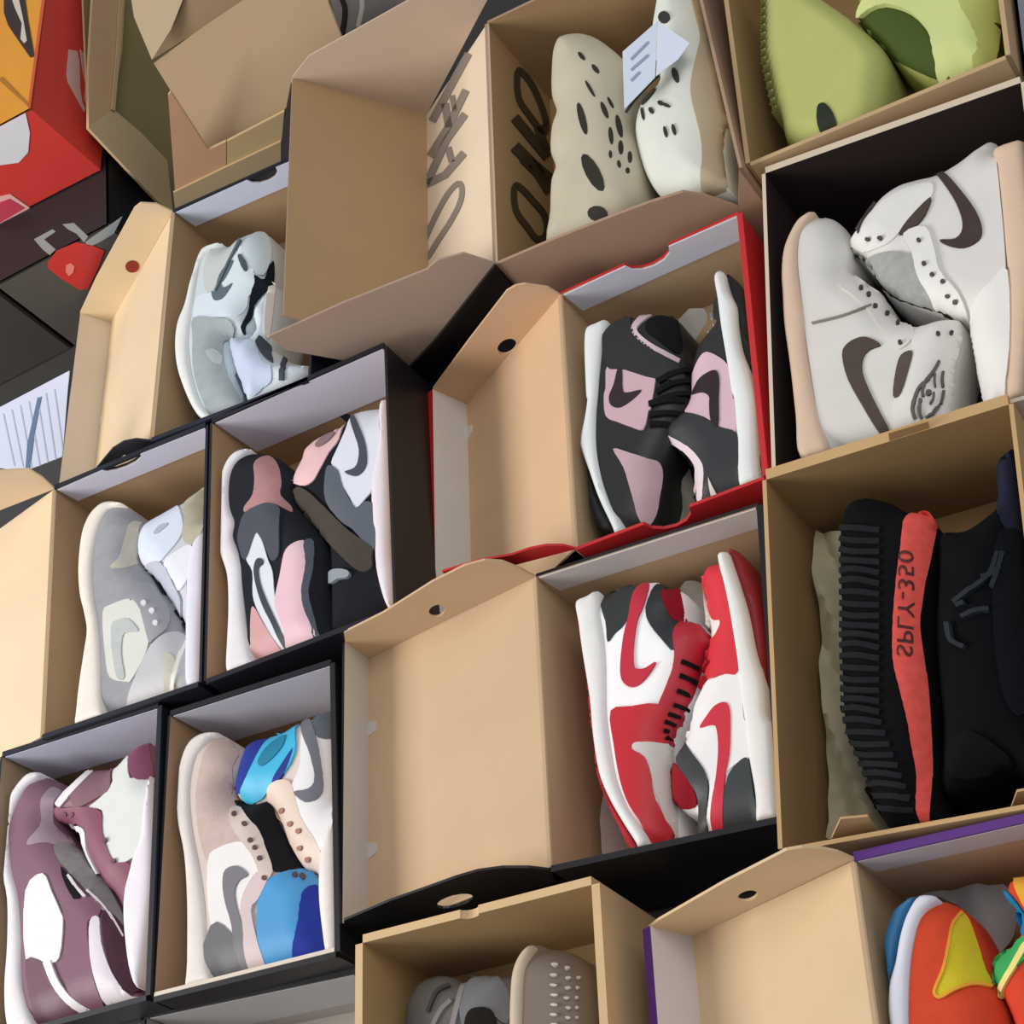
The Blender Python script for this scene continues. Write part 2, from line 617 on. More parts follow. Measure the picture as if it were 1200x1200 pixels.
def topx(p):
    c = R @ p + T
    return (600 + F * c[0] / c[2], 600 + F * c[1] / c[2])


tr_pur, P_pur, _ = tray('shoe_box', 'open purple-edged shoe box with orange and yellow sneakers at the lower right corner',
                        [topx(p0), topx(p0 + px_), topx(p0 + px_ - py_), topx(p0 - py_)], 0.018, KR, '#5b2d7c', band='#c5bcbc', band_d=0.03, hinged=True, ths={0: .007}, depth=.125, lip=(0,))
lid(tr_pur, P_pur[0], P_pur[3], (812, 1098), (762, 1085),
    topf=Z(700, 960, 3.333, '200,425 240,395 500,245 740,122 800,112 870,115 940,130 1003,158 373,460 300,500 270,515 235,470'),
    inn='#d9bd95', out='#5b2d7c', front='#d5cfd0', hole=ellipse(876, 1050, 12, 6, -15), tabs=(), eth=.010)

# ---- big kraft carton with printed lid (top centre)
zf = 0.03
q2 = at(581, 307, zf)
q1 = q2 + np.array([-.005, .36, 0])
W_f = np.array([.255, 0.006, 0])
tr_foam, P_foam, _ = tray('shoe_box', 'large kraft carton with dark outlined lettering, deep lid and pale perforated foam clogs',
                          [topx(q1), topx(q1 + W_f), (866, 197), (581, 307)], zf, '#a98a62', '#a98c74', depth=.15, kind='card',
                          bottom=Z(600, 0, 4, '1060,960 900,905 800,890 640,940 480,1000 200,1110')[0:6])
Lf = lid(tr_foam, P_foam[0], P_foam[3], (500, 134), (343, 92),
         topf=[(341, 97), (343, 90), (362, 66), (480, 0), (560, -45), (588, -32), (500, 134), (470, 146), (400, 120)],
         botf=[(316, 392), (400, 354), (500, 314), (513, 303), (543, 295), (581, 307), (560, 345), (513, 400), (480, 428), (400, 420), (335, 408)],
         inn='#e3cfb4', out='#9c8474', front='#b1926b', topcol='#c5ae97', side_out='#a89280')  # one board: lid panel coloured paler as lit, front flap browner as shaded


# ================================================================ SHOES
GS = 'shoes lying in the open boxes'


def shoe(label, zr, mid, upper, panels, up=('#ffffff', 'leather'), outs=None, name='sneaker', cat='shoe', half=.05, mid_c='#e9e9e6', out_c='#b5202a', group=None, zoff=-.06, rad=.035, extra=None, uname='upper', step=.006):
    zm = zr + zoff
    bodies = {}
    bm_ = Body(mid, zm, half + .004, .009, minf=.86, lift=half - .006) if mid else None
    bo_ = Body(outs, zm - .004, half, .012, minf=.75, lift=half - .012) if outs else None
    bu = Body(upper, zm, half, rad, share=[b for b in (bm_,) if b])
    c = np.mean(np.array(bu.P), 0)
    t = thing(name, label, cat, (c[0], c[1], zm - half), GS)
    bu.build(uname, mat(*up), t, step=step)
    if bm_:
        bm_.build('midsole', mat(mid_c, 'rubber'), t)
    if bo_:
        bo_.build('outsole', mat(out_c, 'rubber'), t)
    for i, p in enumerate(panels):
        nm, px, col, kd = p[:4]
        kw = dict(p[4]) if len(p) > 4 else {}
        on = kw.pop('on', None)
        tgt = bm_ if on == 'mid' else bu
        lv_ = kw.pop('lv', 0)
        kw.setdefault('off', 0.0012 + 0.0005 * lv_ + .0002 * i)
        tgt.panel(nm, px, mat(col, kd), t, **kw)
    return t, bu


def eyelets(pts, r=3.0):
    return [ellipse(x, y, r, r, 0, 7) for x, y in pts]


EY = dict(multi=True, smooth=False, step=.01, stuff=True, lv=4)
G = 'pairs of sneakers lying in their boxes'
# ---- red white black high-tops
CUR[0] = P_chic
a = lambda s: Z(670, 640, 4.8, s)
b = lambda s: Z(670, 820, 4.8, s)
zc = -0.015
shoe('left sneaker of the red, white and black pair, red toe pointing down', zc,
     a('35,330 100,290 165,265 180,400 200,530 212,700 215,860') + b('215,60 230,250 270,450 330,600 400,710 440,800 420,850 385,850 370,810 300,700 220,560 165,420 130,200 112,0') + a('70,600 50,450'),
     a('165,270 300,215 400,190 470,180 520,225 610,240 615,400 700,415 755,500 730,600 700,700 660,830') + b('560,150 540,240 545,400 560,700 550,790 500,830 430,800 380,700 320,590 270,450 235,250 215,60') + a('212,700 200,530'),
     [('heel_panel', a('172,275 300,225 375,215 350,300 300,430 240,490 200,535 188,420'), '#2e3331', 'leather'),
      ('side_logo', a('372,225 425,215 405,320 365,420 345,560 345,660 365,688 410,685 470,650 430,720 370,780 315,785 278,745 272,660 290,500 320,380'), '#c52b3d', 'leather', dict(lv=2)),
      ('collar', a('430,290 470,215 530,225 522,330 560,400 600,440 570,580 510,530 440,445 413,370'), '#2a2d30', 'leather'),
      ('lining', a('525,240 605,240 612,420 575,420 530,370'), '#8f1427', 'suede', dict(lv=1)),
      ('eyestay', a('585,440 640,405 720,405 790,480 780,600 750,720 700,850 660,960') + b('600,130 580,240 500,230 470,120 480,40') + a('480,880 520,790 560,680 570,580'), '#bb2436', 'leather', dict(lv=1)),
      ('toe_panel', b('218,60 340,35 470,18 530,60 545,150 540,245 430,235 345,240 335,275 400,320 430,400 450,520 500,650 555,740 555,790 500,815 440,795 390,700 320,590 270,450 235,250'), '#c8232f', 'leather', dict(lv=1)),
      ('toe_box', b('345,240 430,232 560,255 590,420 590,740 550,735 500,640 455,500 430,390 400,318 340,285'), '#ddd6cf', 'leather'),
      ('lace', [stroke(a(s), 5, 4, False) for s in ('600,640 690,680', '590,720 680,760', '570,800 660,840', '550,880 640,910', '520,930 610,960')] + [stroke(b(s), 5, 4, False) for s in ('500,110 560,130', '495,160 550,180', '505,205 555,225')], '#1c1417', 'knit', dict(multi=True, smooth=False, lv=5))],
     outs=a('25,350 45,500 80,700 100,900') + b('105,100 125,250 150,430 210,600 280,740 330,840 385,850 300,700 220,560 165,420 130,200 112,0') + a('70,600'), half=.05)
shoe('right sneaker of the red, white and black pair, black heel at the bottom', zc,
     a('830,70 855,45 885,45 905,95 960,260 1000,400 1040,600 1090,780 1108,960') + b('1150,200 1185,650 1190,760 1060,740 1045,560 1005,340 985,150 960,0') + a('960,850 940,700 920,560 900,430 865,240'),
     a('828,80 760,105 725,170 740,260 755,400 765,500 750,620 720,760 660,900') + b('640,190 595,280 560,340 548,450 560,560 620,620 690,640 700,760 760,790 900,790 1060,740 1040,560 1005,340 985,150 960,0') + a('960,850 940,700 920,560 900,430 865,240'),
     [('toe_box', a('738,260 755,270 775,350 800,400 830,410 830,450 805,495 765,500 752,400'), '#f1ece6', 'leather'),
      ('quarter', a('770,775 850,725 935,705 955,830 965,960') + b('985,150 1000,320 930,355 870,410 855,480 850,600 850,740 780,760 775,520 760,430 700,330 640,210 680,110 750,0') + a('700,930 740,830'), '#f3f1f0', 'leather'),
      ('side_logo', b('722,155 760,90 800,35 850,12 880,30 890,110 885,300 862,420 850,560 850,740 790,740 800,500 822,300 815,170 790,140'), '#cf2f42', 'leather', dict(lv=2)),
      ('heel_panel', b('985,325 1005,420 1045,640 1050,740 862,760 860,500 880,420 930,355'), '#3a3f3e', 'leather', dict(lv=1)),
      ('collar', b('625,230 700,330 755,420 768,520 760,740 715,740 715,560 660,460 600,370 600,290'), '#36393a', 'leather', dict(lv=1)),
      ('lining', b('570,360 620,400 690,510 700,580 620,600 565,560'), '#8b1020', 'suede', dict(lv=1)),
      ('toe_panel', a('828,85 765,110 728,170 742,258 790,400 830,410 835,440 800,510 765,520 750,640 720,740 780,740 850,715 935,700 905,470 865,240'), '#d8323c', 'leather'),
      ('lace', [stroke(a(s), 4, 4, False) for s in ('700,720 770,640', '680,800 750,730')], '#a01626', 'knit', dict(multi=True, smooth=False, lv=5))],
     out_c='#8f1a26', outs=a('890,20 960,50 1000,150 1050,270 1085,450 1112,700 1125,960 1110,960 1090,780 1040,600 1000,400 960,260 905,95'), half=.05)

# ---- black and pink low-tops
CUR[0] = P_low
a = lambda s: Z(670, 300, 4.8, s)
b = lambda s: Z(670, 460, 4.8, s)
zl = -0.012
shoe('left black and pink low-top, toe pointing down, beside the hanging lid', zl,
     a('95,420 150,390 210,375 195,480 182,600 172,700 165,800') + b('155,150 160,330 190,500 235,640 290,740 300,800 260,820 235,760 160,600 110,460 65,330 62,270 85,150 98,60') + a('92,800 85,650 82,500'),
     a('205,385 250,350 330,330 440,315 560,325 610,395 615,500 650,600 660,760') + b('650,90 600,200 540,330 510,400 500,520 470,640 450,740 380,800 300,800 235,640 185,500 155,330 155,150') + a('165,800 172,700 182,600'),
     [('collar', stroke(a('435,320 370,370 350,420 420,490 520,550 595,590'), 7, 5), '#d8bfc6', 'leather', dict(lv=2, k=1)),
      ('lining', a('445,345 560,335 602,400 605,540 560,530 480,470 412,415'), '#121116', 'suede'),
      ('quarter', a('200,615 300,640 450,680 465,720 440,860') + b('430,100 400,205 330,190 250,160 190,130 180,20') + a('190,740'), '#cfaeb6', 'leather', dict(lv=1)),
      ('side_logo', a('258,630 282,640 285,740 305,768 390,752 350,800 275,850 222,840 208,790 235,720'), '#2c1f24', 'leather', dict(lv=2)),
      ('toe_box', b('232,315 330,340 420,370 485,395 498,500 480,600 445,720 400,740 360,680 330,560 290,420'), '#c6a9af', 'leather'),
      ('heel_panel', a('205,390 330,340 350,430 460,530 580,610 620,700 470,690 300,640 185,610'), '#28292b', 'leather'),
      ('lace', [stroke(a(s), 6, 5, False) for s in ('480,700 640,640', '470,760 650,700', '460,820 640,770')] + [stroke(b(s), 6, 5, False) for s in ('430,60 620,40', '430,120 600,110', '430,170 580,180')], '#1b1c1d', 'knit', dict(multi=True, smooth=False, lv=4))],
     up=('#232425', 'leather'), outs=b('62,250 50,330 58,480 120,700 190,790 235,760 160,600 110,460 65,330'), out_c='#16191a', mid_c='#e4ebe9')
shoe('right black and pink low-top, heel down, white midsole along the right wall', zl,
     a('812,130 860,100 885,200 930,290 940,400 962,540 1000,640 1035,780') + b('1045,100 1050,300 1060,480 1070,560 960,560 940,300 922,60') + a('905,780 880,600 850,420 830,260'),
     a('814,190 780,230 770,300 790,360 740,430 690,500 660,600 655,700 650,800') + b('600,120 540,170 520,240 600,330 670,430 690,590 720,640 850,640 960,560 940,300 922,60') + a('905,780 880,600 850,420 830,260'),
     [('toe_box', a('742,290 790,360 735,432 715,425 745,350'), '#e6e6e0', 'leather'),  # pale patch paints a highlight on the toe vamp
      ('quarter', a('650,830 665,720 690,630 740,545 800,552 880,615 900,720 905,800') + b('920,40 920,222 830,190 740,135 640,110'), '#d9b9c4', 'leather'),
      ('side_logo', a('680,775 710,700 760,655 810,642 828,690 825,800') + b('822,190 780,155 772,60') + a('772,790 740,765'), '#2a1b24', 'leather', dict(lv=2)),
      ('collar', stroke(b('520,235 620,290 700,370 722,450 700,620'), 6, 11), '#ead9dd', 'leather', dict(lv=2, k=1)),
      ('lining', b('530,270 610,310 670,400 690,470 680,590 640,560 620,430 540,340'), '#27282a', 'suede', dict(lv=1)),
      ('heel_panel', b('640,115 740,140 830,192 925,225 935,330 950,560 760,600 735,560 725,450 690,340 610,270 540,225 560,160'), '#2f3133', 'leather'),
      ('heel_tab', b('765,470 810,560 780,580'), '#e9dcdc', 'leather', dict(lv=2, smooth=False))],
     up=('#28292b', 'leather'), outs=a('868,110 940,150 1000,250 1050,400 1080,560 1095,700 1115,864') + b('1118,290 1090,480 1062,480 1050,300 1045,100') + a('1035,780 1000,640 962,540 940,400 930,290'), out_c='#141917', mid_c='#e6ecea')

# ---- sail white pair with reversed marks
CUR[0] = P_trav
a = lambda s: Z(860, 180, 3.529, s)
zt = 0.012
shoe('left sail-white sneaker with large dark reversed mark and winged stamp on its ankle', zt,
     a('340,250 290,270 255,310 215,400 203,500 208,600 215,720 240,900 262,1100 280,1260 400,1260 365,1100 335,950 312,800 305,690 285,560 275,450 285,350'),
     a('330,262 380,250 430,270 465,320 485,400 480,480 510,515 560,545 620,590 645,650 700,690 780,700 830,685 880,678 935,685 940,760 910,900 890,1080 880,1220 600,1260 400,1260 350,1050 312,800 300,690 285,560 275,450 285,350'),
     [('side_logo', a('447,830 468,785 520,758 565,763 607,790 565,808 535,840 530,900 560,980 605,1070 640,1140 625,1165 600,1150 530,1040 470,930'), '#51483f', 'suede', dict(lv=1)),
      ('collar_mark', a('690,832 737,815 725,880 690,990 658,1000 668,900'), '#5a5049', 'suede', dict(lv=2)),
      ('ankle_flap', a('735,760 770,715 840,685 930,682 938,760 905,900 885,1100 840,1210 700,1230 660,1120 665,1010 700,960 735,830'), '#e6e3dc', 'leather'),
      ('eyestay', a('445,470 500,505 560,545 620,590 650,660 715,700 745,745 690,805 640,770 590,700 545,640 480,580 430,540'), '#e2dfd8', 'leather'),
      ('stitching', stroke(a('320,697 450,665 560,622'), 1.2), '#8d8a80', 'plain', dict(smooth=False, lv=3, k=1)),
      ('eyelet', eyelets(a('515,555 547,582 572,628 620,660 668,700 685,778 835,740 885,735'), 2.4), '#3c3936', 'plain', EY),
      ('wing_stamp', [stroke(a(s), w_) for s, w_ in (('838,852 812,900 785,935', 3.5), ('800,925 760,965 742,1010', 3), ('742,1010 735,1050 745,1085', 3.5), ('765,1010 762,1050 772,1085', 3), ('850,895 846,930 850,960', 3), ('852,975 848,1000 840,1030', 3.5), ('835,1035 815,1060 790,1080', 3), ('820,905 818,935 822,960', 2.5), ('780,950 772,975 775,1000', 3), ('800,1030 812,1010 815,985', 2.5))] + [ellipse(*a('795,985')[0], 3.4, 3.4, 0, 9)], '#5d5953', 'plain', dict(multi=True, smooth=False, lv=4, k=1))],
     up=('#dbd9d2', 'leather'), mid_c='#d9bda3', half=.052)
shoe('right sail-white sneaker with dark reversed mark, collar folded to the upper left', zt,
     a('1086,-10 1095,60 1110,200 1128,400 1140,560 1140,800 1135,1000 1145,1100 1200,1100 1215,900 1250,500 1290,200 1280,-40'),
     a('840,75 760,95 680,120 600,175 540,250 495,320 470,350 480,395 530,420 565,470 600,540 700,600 830,640 930,680 970,700 985,800 1010,920 1030,1050 1060,1120 1140,1100 1140,900 1140,700 1128,400 1110,200 1095,60 1080,-60 1000,-30 920,30'),
     [('side_logo', a('820,72 862,75 930,140 1000,235 1025,310 1010,358 950,388 885,378 850,355 915,350 945,305 930,230 880,140'), '#453b38', 'suede', dict(lv=1)),
      ('collar_mark', a('812,178 790,250 742,305 682,333 720,270'), '#4d423d', 'suede', dict(lv=2)),
      ('tongue', a('500,400 560,425 740,415 760,500 815,580 835,640 740,610 640,580 590,520'), '#a6a7a2', 'knit', dict(lv=1)),
      ('ankle_flap', a('500,330 560,250 640,180 720,140 815,120 815,180 730,260 660,350 600,385 530,400 480,380'), '#e3e2dd', 'leather'),
      ('eyestay', a('700,330 790,300 830,400 850,480 930,570 975,690 920,680 840,640 810,580 760,500 735,410'), '#e6e5df', 'leather', dict(lv=2)),
      ('collar_edge', stroke(a('505,320 540,250 580,195'), 5, 3), '#4d433e', 'suede', dict(lv=3, k=1)),
      ('lining', a('490,440 560,450 640,580 780,630 850,650 900,680 860,690 760,660 640,600 540,520'), '#1d1a16', 'suede', dict(lv=0)),
      ('toe_box', a('1130,480 1060,530 1000,600 985,690 1000,850 1040,1060 1060,1120 1138,1100 1138,800'), '#eceae4', 'leather', dict(lv=2)),
      ('eyelet', eyelets(a('555,343 605,343 763,355 785,450 820,493 865,520 885,578 918,600'), 2.6), '#45413c', 'plain', EY)],
     up=('#dedcd6', 'leather'), mid_c='#dcbfa4', half=.052)

# ---- pink white black high-tops
CUR[0] = P_pink
a = lambda s: Z(250, 480, 5.217, s)
b = lambda s: Z(250, 620, 5.217, s)
zp = 0.0
shoe('left pink, white and black high-top, dusty pink toe cap at the top', zp,
     a('240,250 160,265 95,335 48,470 35,620 50,800') + b('60,170 100,300 108,500 100,700 95,860 130,900 260,860 250,760 215,560 200,380 195,250 175,160 140,60') + a('150,700 118,600 118,450 150,350 210,275'),
     a('215,268 300,248 370,275 430,350 475,430 492,560 560,640 640,750') + b('680,100 690,300 700,500 740,700 640,800 400,860 260,860 230,640 200,380 175,160 140,60') + a('150,700 118,600 118,450 150,350'),
     [('toe_box', a('245,330 290,290 340,285 390,340 410,440 405,520 470,590 470,625 380,580 310,570 240,600 190,625 188,592 238,520 250,420'), '#b98a8a', 'suede'),
      ('quarter', b('262,15 300,80 330,180 360,260 372,400 400,520 500,760 430,800 340,640 270,500 240,400 238,260 198,180 215,100'), '#e3e6ee', 'leather'),
      ('side_logo', b('300,215 300,185 265,180 245,240 258,340 300,470 360,590 450,745 475,740 400,600 330,450 285,330 275,240'), '#3f434d', 'leather', dict(lv=2)),
      ('heel_panel', b('240,470 300,570 430,760 420,850 260,870 225,700 225,560'), '#d9a7a6', 'leather', dict(lv=1)),
      ('ankle_flap', b('430,150 470,95 540,72 570,110 555,250 530,380 560,500 610,620 640,700 560,800 480,800 430,620 375,480 378,400 405,280'), '#ecc6d0', 'leather', dict(lv=2)),
      ('collar', b('545,75 600,80 600,230 570,380 600,520 680,700 640,720 590,600 540,470 535,350 555,200'), '#59616a', 'suede', dict(lv=2)),
      ('eyestay', a('190,630 300,575 380,585 400,640 400,820') + b('390,170 350,190 320,120 280,40 250,30 190,190 150,90') + a('150,750'), '#4b515a', 'leather'),
      ],
     up=('#22242b', 'suede'), mid_c='#e6e4e6')
shoe('right pink, white and black high-top, pink ankle flap turned towards the box centre', zp,
     a('1030,-10 1078,-30 1085,300 1090,835') + b('1105,300 1105,500 1060,450 1010,250 1000,50') + a('985,700 985,450 1030,200'),
     a('465,425 520,300 545,230 640,150 760,100 830,20 960,-20 1030,-20 1030,200 985,450 985,700') + b('1000,50 1010,250 1050,450 1060,540 950,600 800,640 700,640 690,500 690,300 680,100') + a('640,750 560,640 490,560'),
     [('ankle_flap', a('540,230 620,170 740,125 800,85 765,180 705,260 640,380 600,440 530,460 465,425 500,350'), '#e8bfc0', 'leather', dict(lv=1)),
      ('quarter', a('830,60 900,10 1030,0 1030,250 980,460 930,540 870,600 835,540 775,440 760,370 720,325 760,230 810,120'), '#dfe3ee', 'leather', dict(lv=1)),
      ('side_logo', a('842,35 870,60 920,180 937,300 920,368 870,405 800,380 860,355 885,300 880,200'), '#454a55', 'leather', dict(lv=3)),
      ('eyestay', a('700,340 760,370 790,470 870,600 930,560 985,600 985,835') + b('940,100 850,0') + a('780,680 690,560 680,420'), '#596069', 'leather', dict(lv=2)),
      ('tongue', a('495,480 560,480 690,600 830,740 960,835') + b('965,160 960,240 880,250 780,160 680,40 640,0') + a('560,650 500,540'), '#47413a', 'suede', dict(lv=3)),
      ('tongue_label', b('660,290 740,240 820,250 822,290 760,300 720,322'), '#8d959c', 'plain', dict(lv=4)),
      ('collar_mark', a('620,215 680,160 740,140 700,190 640,225'), '#8d7676', 'leather', dict(lv=3))],
     up=('#16181f', 'suede'), mid_c='#e9dfe6', rad=.05)

# ---- grey cream pair
CUR[0] = P_grey
a = lambda s: Z(80, 560, 6, s)
b = lambda s: Z(80, 700, 6, s)
zg = -0.002
shoe('left grey and cream high-top, rounded cream midsole against the kraft box wall', zg,
     a('400,195 330,175 255,190 180,260 130,360 105,470 90,650 100,830 130,960') + b('150,250 130,400 100,600 80,780 80,960 270,960 262,700 255,500 245,300 230,150') + a('205,850 195,700 200,560 235,380 300,240'),
     a('300,230 370,185 430,215 520,310 490,420 485,560 540,640 600,700 700,840') + b('745,60 815,240 880,420 900,640 850,800 440,900 270,960 255,500 230,150') + a('205,850 195,700 200,560 235,380'),
     [('toe_box', a('440,310 510,320 485,420 470,560 480,605 400,630 300,632 300,612 350,560 385,440'), '#c3beb0', 'suede'),
      ('quarter', b('240,110 300,50 440,8 500,80 560,200 562,320 520,440 440,580 400,590 290,560 258,400'), '#d9dad2', 'leather'),
      ('side_logo', b('300,200 340,160 420,150 492,232 430,242 382,265 370,400 392,560 340,560 308,400'), '#bcc1bf', 'suede', dict(lv=2)),
      ('ankle_flap', b('600,310 690,250 800,262 850,400 870,640 850,760 700,820 450,860 450,600 540,400'), '#c3c3c6', 'leather', dict(lv=1)),
      ('collar_strip', b('665,400 730,430 745,600 700,800 650,800 670,600'), '#cac7b8', 'suede', dict(lv=3)),
      ('eyestay', a('480,740 580,750 640,840') + b('700,100 680,220 590,300 560,300 500,80 440,10') + a('430,860 460,800'), '#9fa0a6', 'leather', dict(lv=1)),
      ('piping', stroke(b('820,290 760,420 725,600 720,760'), 4), '#eeeeea', 'leather', dict(lv=5, k=1)),
      ('eyelet', eyelets(a('520,880') + b('575,95 600,180'), 3), '#f0f0f2', 'plain', EY)],
     up=('#9d9ea3', 'suede'), mid_c='#ece4d8')
shoe('right grey and white high-top with pale blue ankle, collar pressed on the left one', zg,
     a('900,470 975,380 985,300 975,700 960,960') + b('950,300 940,640 850,640 845,300 850,0') + a('850,850 860,640'),
     a('545,310 700,215 880,110 975,50 975,380 900,470 860,640 850,850') + b('850,0 845,300 820,240 740,60') + a('700,840 590,690 530,640 480,560 480,430'),
     [('ankle_flap', a('500,400 560,310 700,225 770,200 800,300 790,400 720,500 640,590 560,625 500,560 488,480'), '#d3dcea', 'leather', dict(lv=1)),
      ('collar_mark', a('600,380 640,330 700,320 650,370 610,392'), '#a9b2c4', 'leather', dict(lv=3)),
      ('heel_panel', a('820,170 960,70 960,400 860,470 800,420 810,300'), '#bcb7a3', 'suede', dict(lv=1)),
      ('quarter', a('670,600 780,500 860,470 880,560 840,700 780,790 740,720'), '#e4e6ee', 'leather', dict(lv=1)),
      ('eyestay', a('540,620 650,590 740,740 790,860 790,960') + b('770,100 700,0') + a('620,780'), '#b6bac8', 'leather', dict(lv=2)),
      ('throat', stroke(a('540,665 600,760 660,860 720,950') + b('800,210'), 8, 9), '#23252f', 'suede', dict(lv=4, k=1))],
     up=('#c9cbd3', 'leather'), mid_c='#e0dfec')

# ---- mint pair
CUR[0] = P_mint
a = lambda s: Z(190, 180, 6, s)
b = lambda s: Z(190, 330, 6, s)
zm_ = 0.0
shoe('left pale mint sneaker with light grey toe, next to the black rim', zm_,
     a('430,640 320,670 270,740 235,850') + b('205,50 175,180 125,310 108,450 120,600 160,740 230,900 300,980 370,980 290,850 240,700 212,560 212,400 232,250 260,60') + a('290,800 350,700'),
     a('340,670 430,638 560,575 690,530 750,610 770,760 750,940') + b('720,60 640,180 600,330 520,380 470,420 500,560 560,700 600,870 540,960 370,980 290,850 230,640 212,400 240,200 260,60') + a('290,800'),
     [('side_logo', a('400,850 370,960') + b('345,70 360,125 400,128 440,100 495,10 435,40 415,10') + a('440,880 500,760 470,760'), '#5c6e74', 'leather', dict(lv=2)),
      ('heel_panel', a('330,690 430,640 560,580 520,680 440,800 380,940 300,960 290,800'), '#c9d0cf', 'leather'),
      ('quarter', a('520,700 560,650 640,840 640,960') + b('600,100 570,200 480,240 230,250 250,100') + a('370,960 440,800'), '#dce8f0', 'leather', dict(lv=0)),
      ('ankle_flap', a('590,600 700,555 748,640 745,760 700,850 640,830 590,760 550,690'), '#d3e3ea', 'leather', dict(lv=2)),
      ('collar_mark', a('530,720 555,710 590,790 570,820'), '#47545c', 'leather', dict(lv=4)),
      ('piping', stroke(a('545,600 480,720 415,860 370,960'), 2.2), '#5c6970', 'leather', dict(lv=3, k=1)),
      ('lining', a('755,750 768,850 750,950') + b('720,65 650,170 605,250 590,345 555,340 575,230 600,100 640,0') + a('640,850 700,880'), '#131a22', 'suede', dict(lv=3)),
      ('toe_panel', b('215,255 340,250 460,262 500,330 470,400 410,440 430,600 500,760 580,900 500,960 380,980 290,850 235,700 212,560 212,400'), '#a9b2b3', 'suede', dict(lv=1)),
      ('toe_box', b('300,490 350,475 400,520 400,580 340,560'), '#c2c9c8', 'suede', dict(lv=2))],
     up=('#cfdbe0', 'leather'), mid_c='#e8eeea')
shoe('right pale blue sneaker of the mint pair, ankle flap lying over the other toe', zm_,
     None,
     b('455,400 530,372 600,385 640,340 620,230 680,130 760,0 790,60 770,300 740,430 800,480 880,540 960,560 1030,580 900,700 700,800 600,880 540,720 490,580'),
     [('ankle_flap', b('450,440 520,400 620,420 700,560 760,590 765,680 700,740 600,790 545,690'), '#bfd0e6', 'leather', dict(lv=1)),
      ('collar', b('655,400 690,385 760,520 765,565 700,520 650,440'), '#48525c', 'suede', dict(lv=3)),
      ('side_mark', stroke(b('850,530 835,600 828,680'), 5), '#39424e', 'leather', dict(lv=3, k=1)),
      ('sole_edge', b('720,100 770,0 780,60 750,300 725,400 705,330'), '#e8e3da', 'rubber', dict(lv=2)),
      ('piping', stroke(b('410,460 480,620 590,860'), 3.2), '#4c5a66', 'leather', dict(lv=3, k=1))],
     up=('#d5e2ea', 'leather'), zoff=-.045)

# ---- plum and white pair
CUR[0] = P_mauve
a = lambda s: Z(0, 840, 3.333, s)
zv = -0.008
shoe('left plum and white high-top, lilac toe cap up, plum heel near the frame corner', zv,
     a('170,228 120,228 60,300 20,390 10,470 15,600 40,720 40,900 30,1050 35,1180 60,1240 150,1240 120,1120 100,1020 98,850 85,700 60,600 50,500 60,400 110,290'),
     a('120,275 165,232 225,255 260,330 215,400 260,480 330,560 450,700 500,850 540,1060 520,1110 360,1150 250,1200 150,1240 100,1020 98,850 85,700 60,600 50,500 60,400'),
     [('toe_box', a('155,350 175,295 205,275 235,300 205,370 205,420 260,470 290,480 250,510 180,490 110,500 108,480 150,430'), '#a58f9c', 'leather'),
      ('quarter', a('98,680 165,610 200,680 235,760 245,800 230,940 180,960 100,945'), '#e8eae8', 'leather', dict(lv=1)),
      ('heel_panel', a('100,948 180,965 215,1040 260,1110 330,1160 160,1210 120,1120'), '#6d4a59', 'leather', dict(lv=1)),
      ('ankle_strip', stroke(a('180,955 215,1040 270,1105 345,1150'), 9), '#ece8ea', 'leather', dict(lv=3, k=1)),
      ('ankle_flap', a('245,740 300,705 385,720 380,780 340,800 345,900 370,1040 400,1120 330,1140 260,1060 240,960 262,850'), '#7d5568', 'leather', dict(lv=2)),
      ('collar', a('348,800 380,785 390,880 430,1000 500,1085 540,1085 500,1130 420,1120 375,1040 350,930'), '#e3dce2', 'leather', dict(lv=3)),
      ('tongue', a('205,505 290,505 350,580 420,680 470,780 475,860 430,800 330,680 230,570'), '#8f8c8b', 'knit', dict(lv=1)),
      ('lining', a('395,760 480,830 540,1000 540,1070 480,1060 420,960'), '#50333f', 'suede', dict(lv=2)),
      ('throat', a('232,585 262,625 300,690 312,712 285,712 255,660 238,620'), '#181014', 'suede', dict(lv=2, k=1)),
      ('piping', [stroke(a('258,620 290,665 325,705'), 3), stroke(a('330,680 400,750 465,860'), 2)], '#e8e2e4', 'leather', dict(lv=4, k=1, multi=True, smooth=False))],
     up=('#7f5a6c', 'leather'), mid_c='#e4e0e2')
